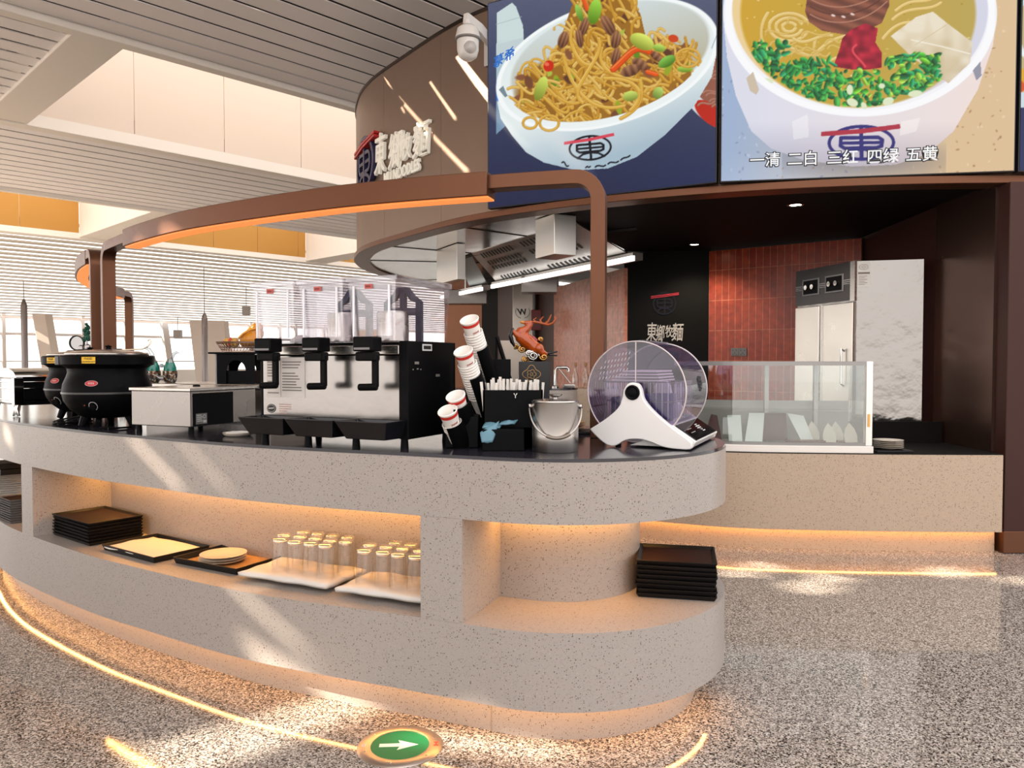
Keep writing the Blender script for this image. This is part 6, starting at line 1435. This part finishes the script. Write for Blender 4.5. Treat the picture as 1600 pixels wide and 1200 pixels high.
for k, (x, lab) in enumerate(((.62, 'leftmost slender glass bottle on the cream counter'), (.72, 'second slender glass bottle on the cream counter'), (.80, 'third slender glass bottle, beside the white jug'))):
    b = bt if k == 0 else dup(bt); b.location = (x, 7.50, 1.09); b['label'] = lab; b['category'] = 'bottle'; b['group'] = 'bottles on the cream counter'
o = MB().box((.92, 7.42, 1.098), (.2, .18, .016)).build('black_mat', BLACK, bevel=.003); tag(o, 'black tray under the white jug on the cream counter', 'tray')
t = thing('white_jug', 'white jug with a small red mark behind the brown post', 'jug', (.895, 7.42, 1.106))
MB().lathe([(0, 0), (.045, 0), (.045, .02), (.034, .15), (.036, .16), (.03, .16), (.03, .15), (0, .14)], 24).build('body', WHITEP, t, 50); MB().tube([(-.035, 0, .13), (-.075, 0, .14), (-.05, 0, .03)], .008, 8).build('handle', WHITEP, t, 50)
MB().box((.0, -.041, .11), (.018, .004, .016)).build('red_mark', REDM, t)

# ------------------------------------------------------------------ extractor hood and the steel cabinet on the far kitchen wall
t = thing('extractor_hood', 'stainless extractor hood with slotted filters and a bright rim above the kitchen', 'extractor hood', (0, 0, 0))
HS = noise_rough(mat('hood_steel', (.50, .48, .46), .3, 1.0), 5, .24, .38)
def quad(mb, P, th=Vector((0, 0, .012))): mb.add([tuple(p) for p in P]+[tuple(p+th) for p in P], [(0,1,2,3),(7,6,5,4),(0,4,5,1),(1,5,6,2),(2,6,7,3),(3,7,4,0)]); return mb
ZC = fz0+.015
Q = [onz(737, 396, ZC), onz(897, 347, ZC), Vector((1.16, 7.6, 2.40)), Vector((-.20, 10.25, 2.40))]
quad(MB(), Q).build('filter_panel', HS, t)
def on_q(a, b): return (Q[0]*(1-a)+Q[1]*a)*(1-b)+(Q[3]*(1-a)+Q[2]*a)*b-Vector((0, 0, .004))
for b0, b1 in ((.06, .20), (.30, .42), (.46, .58), (.80, .95)):
    for a0, a1 in ((.08, .42), (.50, .86)):
        m = MB(); n = 11
        for k in range(n): a = a0+(a1-a0)*k/n; m.add([tuple(on_q(a, b0)), tuple(on_q(a+.45*(a1-a0)/n, b0)), tuple(on_q(a+.45*(a1-a0)/n, b1)), tuple(on_q(a, b1))], [(0, 1, 2, 3)])
        m.build('filter_slots', mat('slot_dark', (.015, .017, .018), .6), t)
def bar(pa, pb, w_, h, name, m_):
    u = (pb-pa).normalized(); m = MB(); m.sweep([pa, pb], [Vector((-u.y, u.x, 0)).normalized()]*2, h, w_); return m.build(name, m_, t)
bar(Vector((1.22, 7.48, 2.37)), Vector((-.22, 10.3, 2.37)), .12, .07, 'rim', HS); bar(Vector((1.17, 7.42, 2.345)), Vector((-.27, 10.24, 2.345)), .03, .05, 'rim_glow', RIMGLOW)
bar(Vector((-.36, 10.6, 2.37)), Vector((-1.05, 12.0, 2.37)), .12, .07, 'rim', HS); bar(Vector((-.41, 10.54, 2.345)), Vector((-1.10, 11.94, 2.345)), .03, .05, 'rim_glow', RIMGLOW)
quad(MB(), [onz(717, 408, ZC), onz(737, 400, ZC), Vector((-.33, 10.5, 2.40)), Vector((-.60, 11.1, 2.40))]).build('filter_panel', mat('hood_teal_steel', (.12, .14, .14), .3, .9), t)  # teal-grey steel, darker than the other filter panel
for xc, Y, la, lb, zb in ((714, 8.25, .60, .10, 2.23), (866, 6.6, .34, .22, 2.27)):
    c = atY(xc, 400, Y); d1, d2 = Vector((-.45, .89, 0)), Vector((.89, .45, 0)); P = [c, c+d2*lb, c+d2*lb+d1*la, c+d1*la]
    MB().prism([(p.x, p.y) for p in P], zb, ZC).build('duct_panel', HS, t, bevel=.004)
a = atY(842, 447, 9.6); MB().box((a.x, a.y, a.z+.02), (.44, .3, .22)).build('fan_box', mat('dark_hood_steel', (.20, .18, .17), .3, 1.0), t, bevel=.004)
MB().tube([(a.x, a.y, a.z+.12), (a.x, a.y, ZC)], .02, 8).build('hanger', HS, t)
a = atY(728, 465, 11.4); MB().box((a.x, a.y, a.z), (.62, .3, .2)).build('fan_box', MATS['dark_hood_steel'], t, bevel=.004)
MB().tube([(a.x, a.y, a.z+.1), (a.x, a.y, ZC)], .02, 8).build('hanger', HS, t)
t = thing('steel_wall_cabinet', 'narrow steel cabinet with a W in a wreath on the dark kitchen wall', 'cabinet', (.01, 11.9, 0))
MB().box((.155, .1, 1.27), (.31, .2, 2.53)).build('body', mat('cabinet_pale_steel', (.55, .50, .44), .35, .7), t, bevel=.004)
fw2 = frame((.155, -.002, 2.12), (1, 0, 0), (0, 0, 1)); m = MB(); add_text(m, 'W', .13, lambda a, b, c=0: fw2(a, b-.045, c), .001, .004, (1, 1), -.2); m.build('letter_mark', INK, t)
for s_ in (-1, 1): MB().ribbon([(s_*.11*math.cos(math.radians(a)), .1*math.sin(math.radians(a))) for a in range(-75, 45, 10)], .012, 0, .002, fw2).build('wreath_mark', mat('grey_mark', (.25, .23, .21), .4), t)

# ------------------------------------------------------------------ exit disc let into the floor
dc = onz(625, 1166, 0)
t = thing('floor_exit_sign', 'round green floor sign with a white arrow in a steel ring on the granite floor', 'floor sign', (dc.x, dc.y, 0), .06)
ring = noise_rough(mat('floor_ring_steel', (.55, .47, .42), .32, 1.0), 40, .28, .4)
MB().lathe([(.102, .001), (.102, .0055), (.106, .0075), (.142, .006), (.149, .001)], 64).build('ring', ring, t, 40)
MB().lathe([(0, .001), (.103, .001), (.103, .004), (0, .004)], 64).build('green_face', GREENM, t, 40)
MB().prism([(-.072, -.011), (.0, -.011), (-.008, -.034), (.064, 0), (-.008, .034), (.0, .011), (-.072, .011)], .0042, .0052).build('arrow', mat('pale_arrow', (.72, .74, .60), .4), t)
for k in range(6):
    a = math.radians(20+60*k); MB().lathe([(0, .0074), (.0042, .0074), (.004, .0084), (0, .0088)], 12, (.125*math.cos(a), .125*math.sin(a), -.0006)).build('screw', CHROME, t, 40)
m = MB(); m.ribbon([(-.132, -.006), (-.120, -.006), (-.120, .006), (-.132, .006)], .003, .0072, .0078, None, True); m.build('white_mark', mat('white_mark', (.7, .7, .7)), t)
m = MB(); m.ribbon([(.118, .008), (.134, .008)], .005, .0072, .0078); m.ribbon([(.126, .008), (.126, -.012)], .005, .0072, .0079); m.ribbon([(.118, -.012), (.134, -.012)], .005, .0072, .0078); m.build('red_mark', REDM, t)

# ------------------------------------------------------------------ small leftovers
p = onz(372, 681, W0)
t = thing('small_dish', 'small pale dish on the worktop between the box warmer and the dispenser', 'dish', (p.x, p.y, W0))
MB().lathe([(0, 0), (.05, 0), (.062, .008), (.066, .016), (.062, .016), (.05, .006), (0, .005)], 28).build('bowl', CERAM, t, 45)
MB().tube([(.045*math.cos(a*.5), .045*math.sin(a*.5), .012+.0012*(a % 2)) for a in range(13)], .006, 8).build('cloth_ring', CLOTH, t, 60)
p = atY(838, 500, 11.35)
t = thing('red_wall_box', 'small dark red box on the dark kitchen wall beside the deer antlers', 'wall box', (p.x, p.y, p.z))
MB().box((0, .04, 0), (.15, .08, .30)).build('housing', mat('dark_red_box', (.16, .012, .012), .4), t, bevel=.006)
MB().box((0, -.003, -.02), (.10, .006, .16)).build('door', mat('dark_red_door', (.11, .01, .01), .35), t)
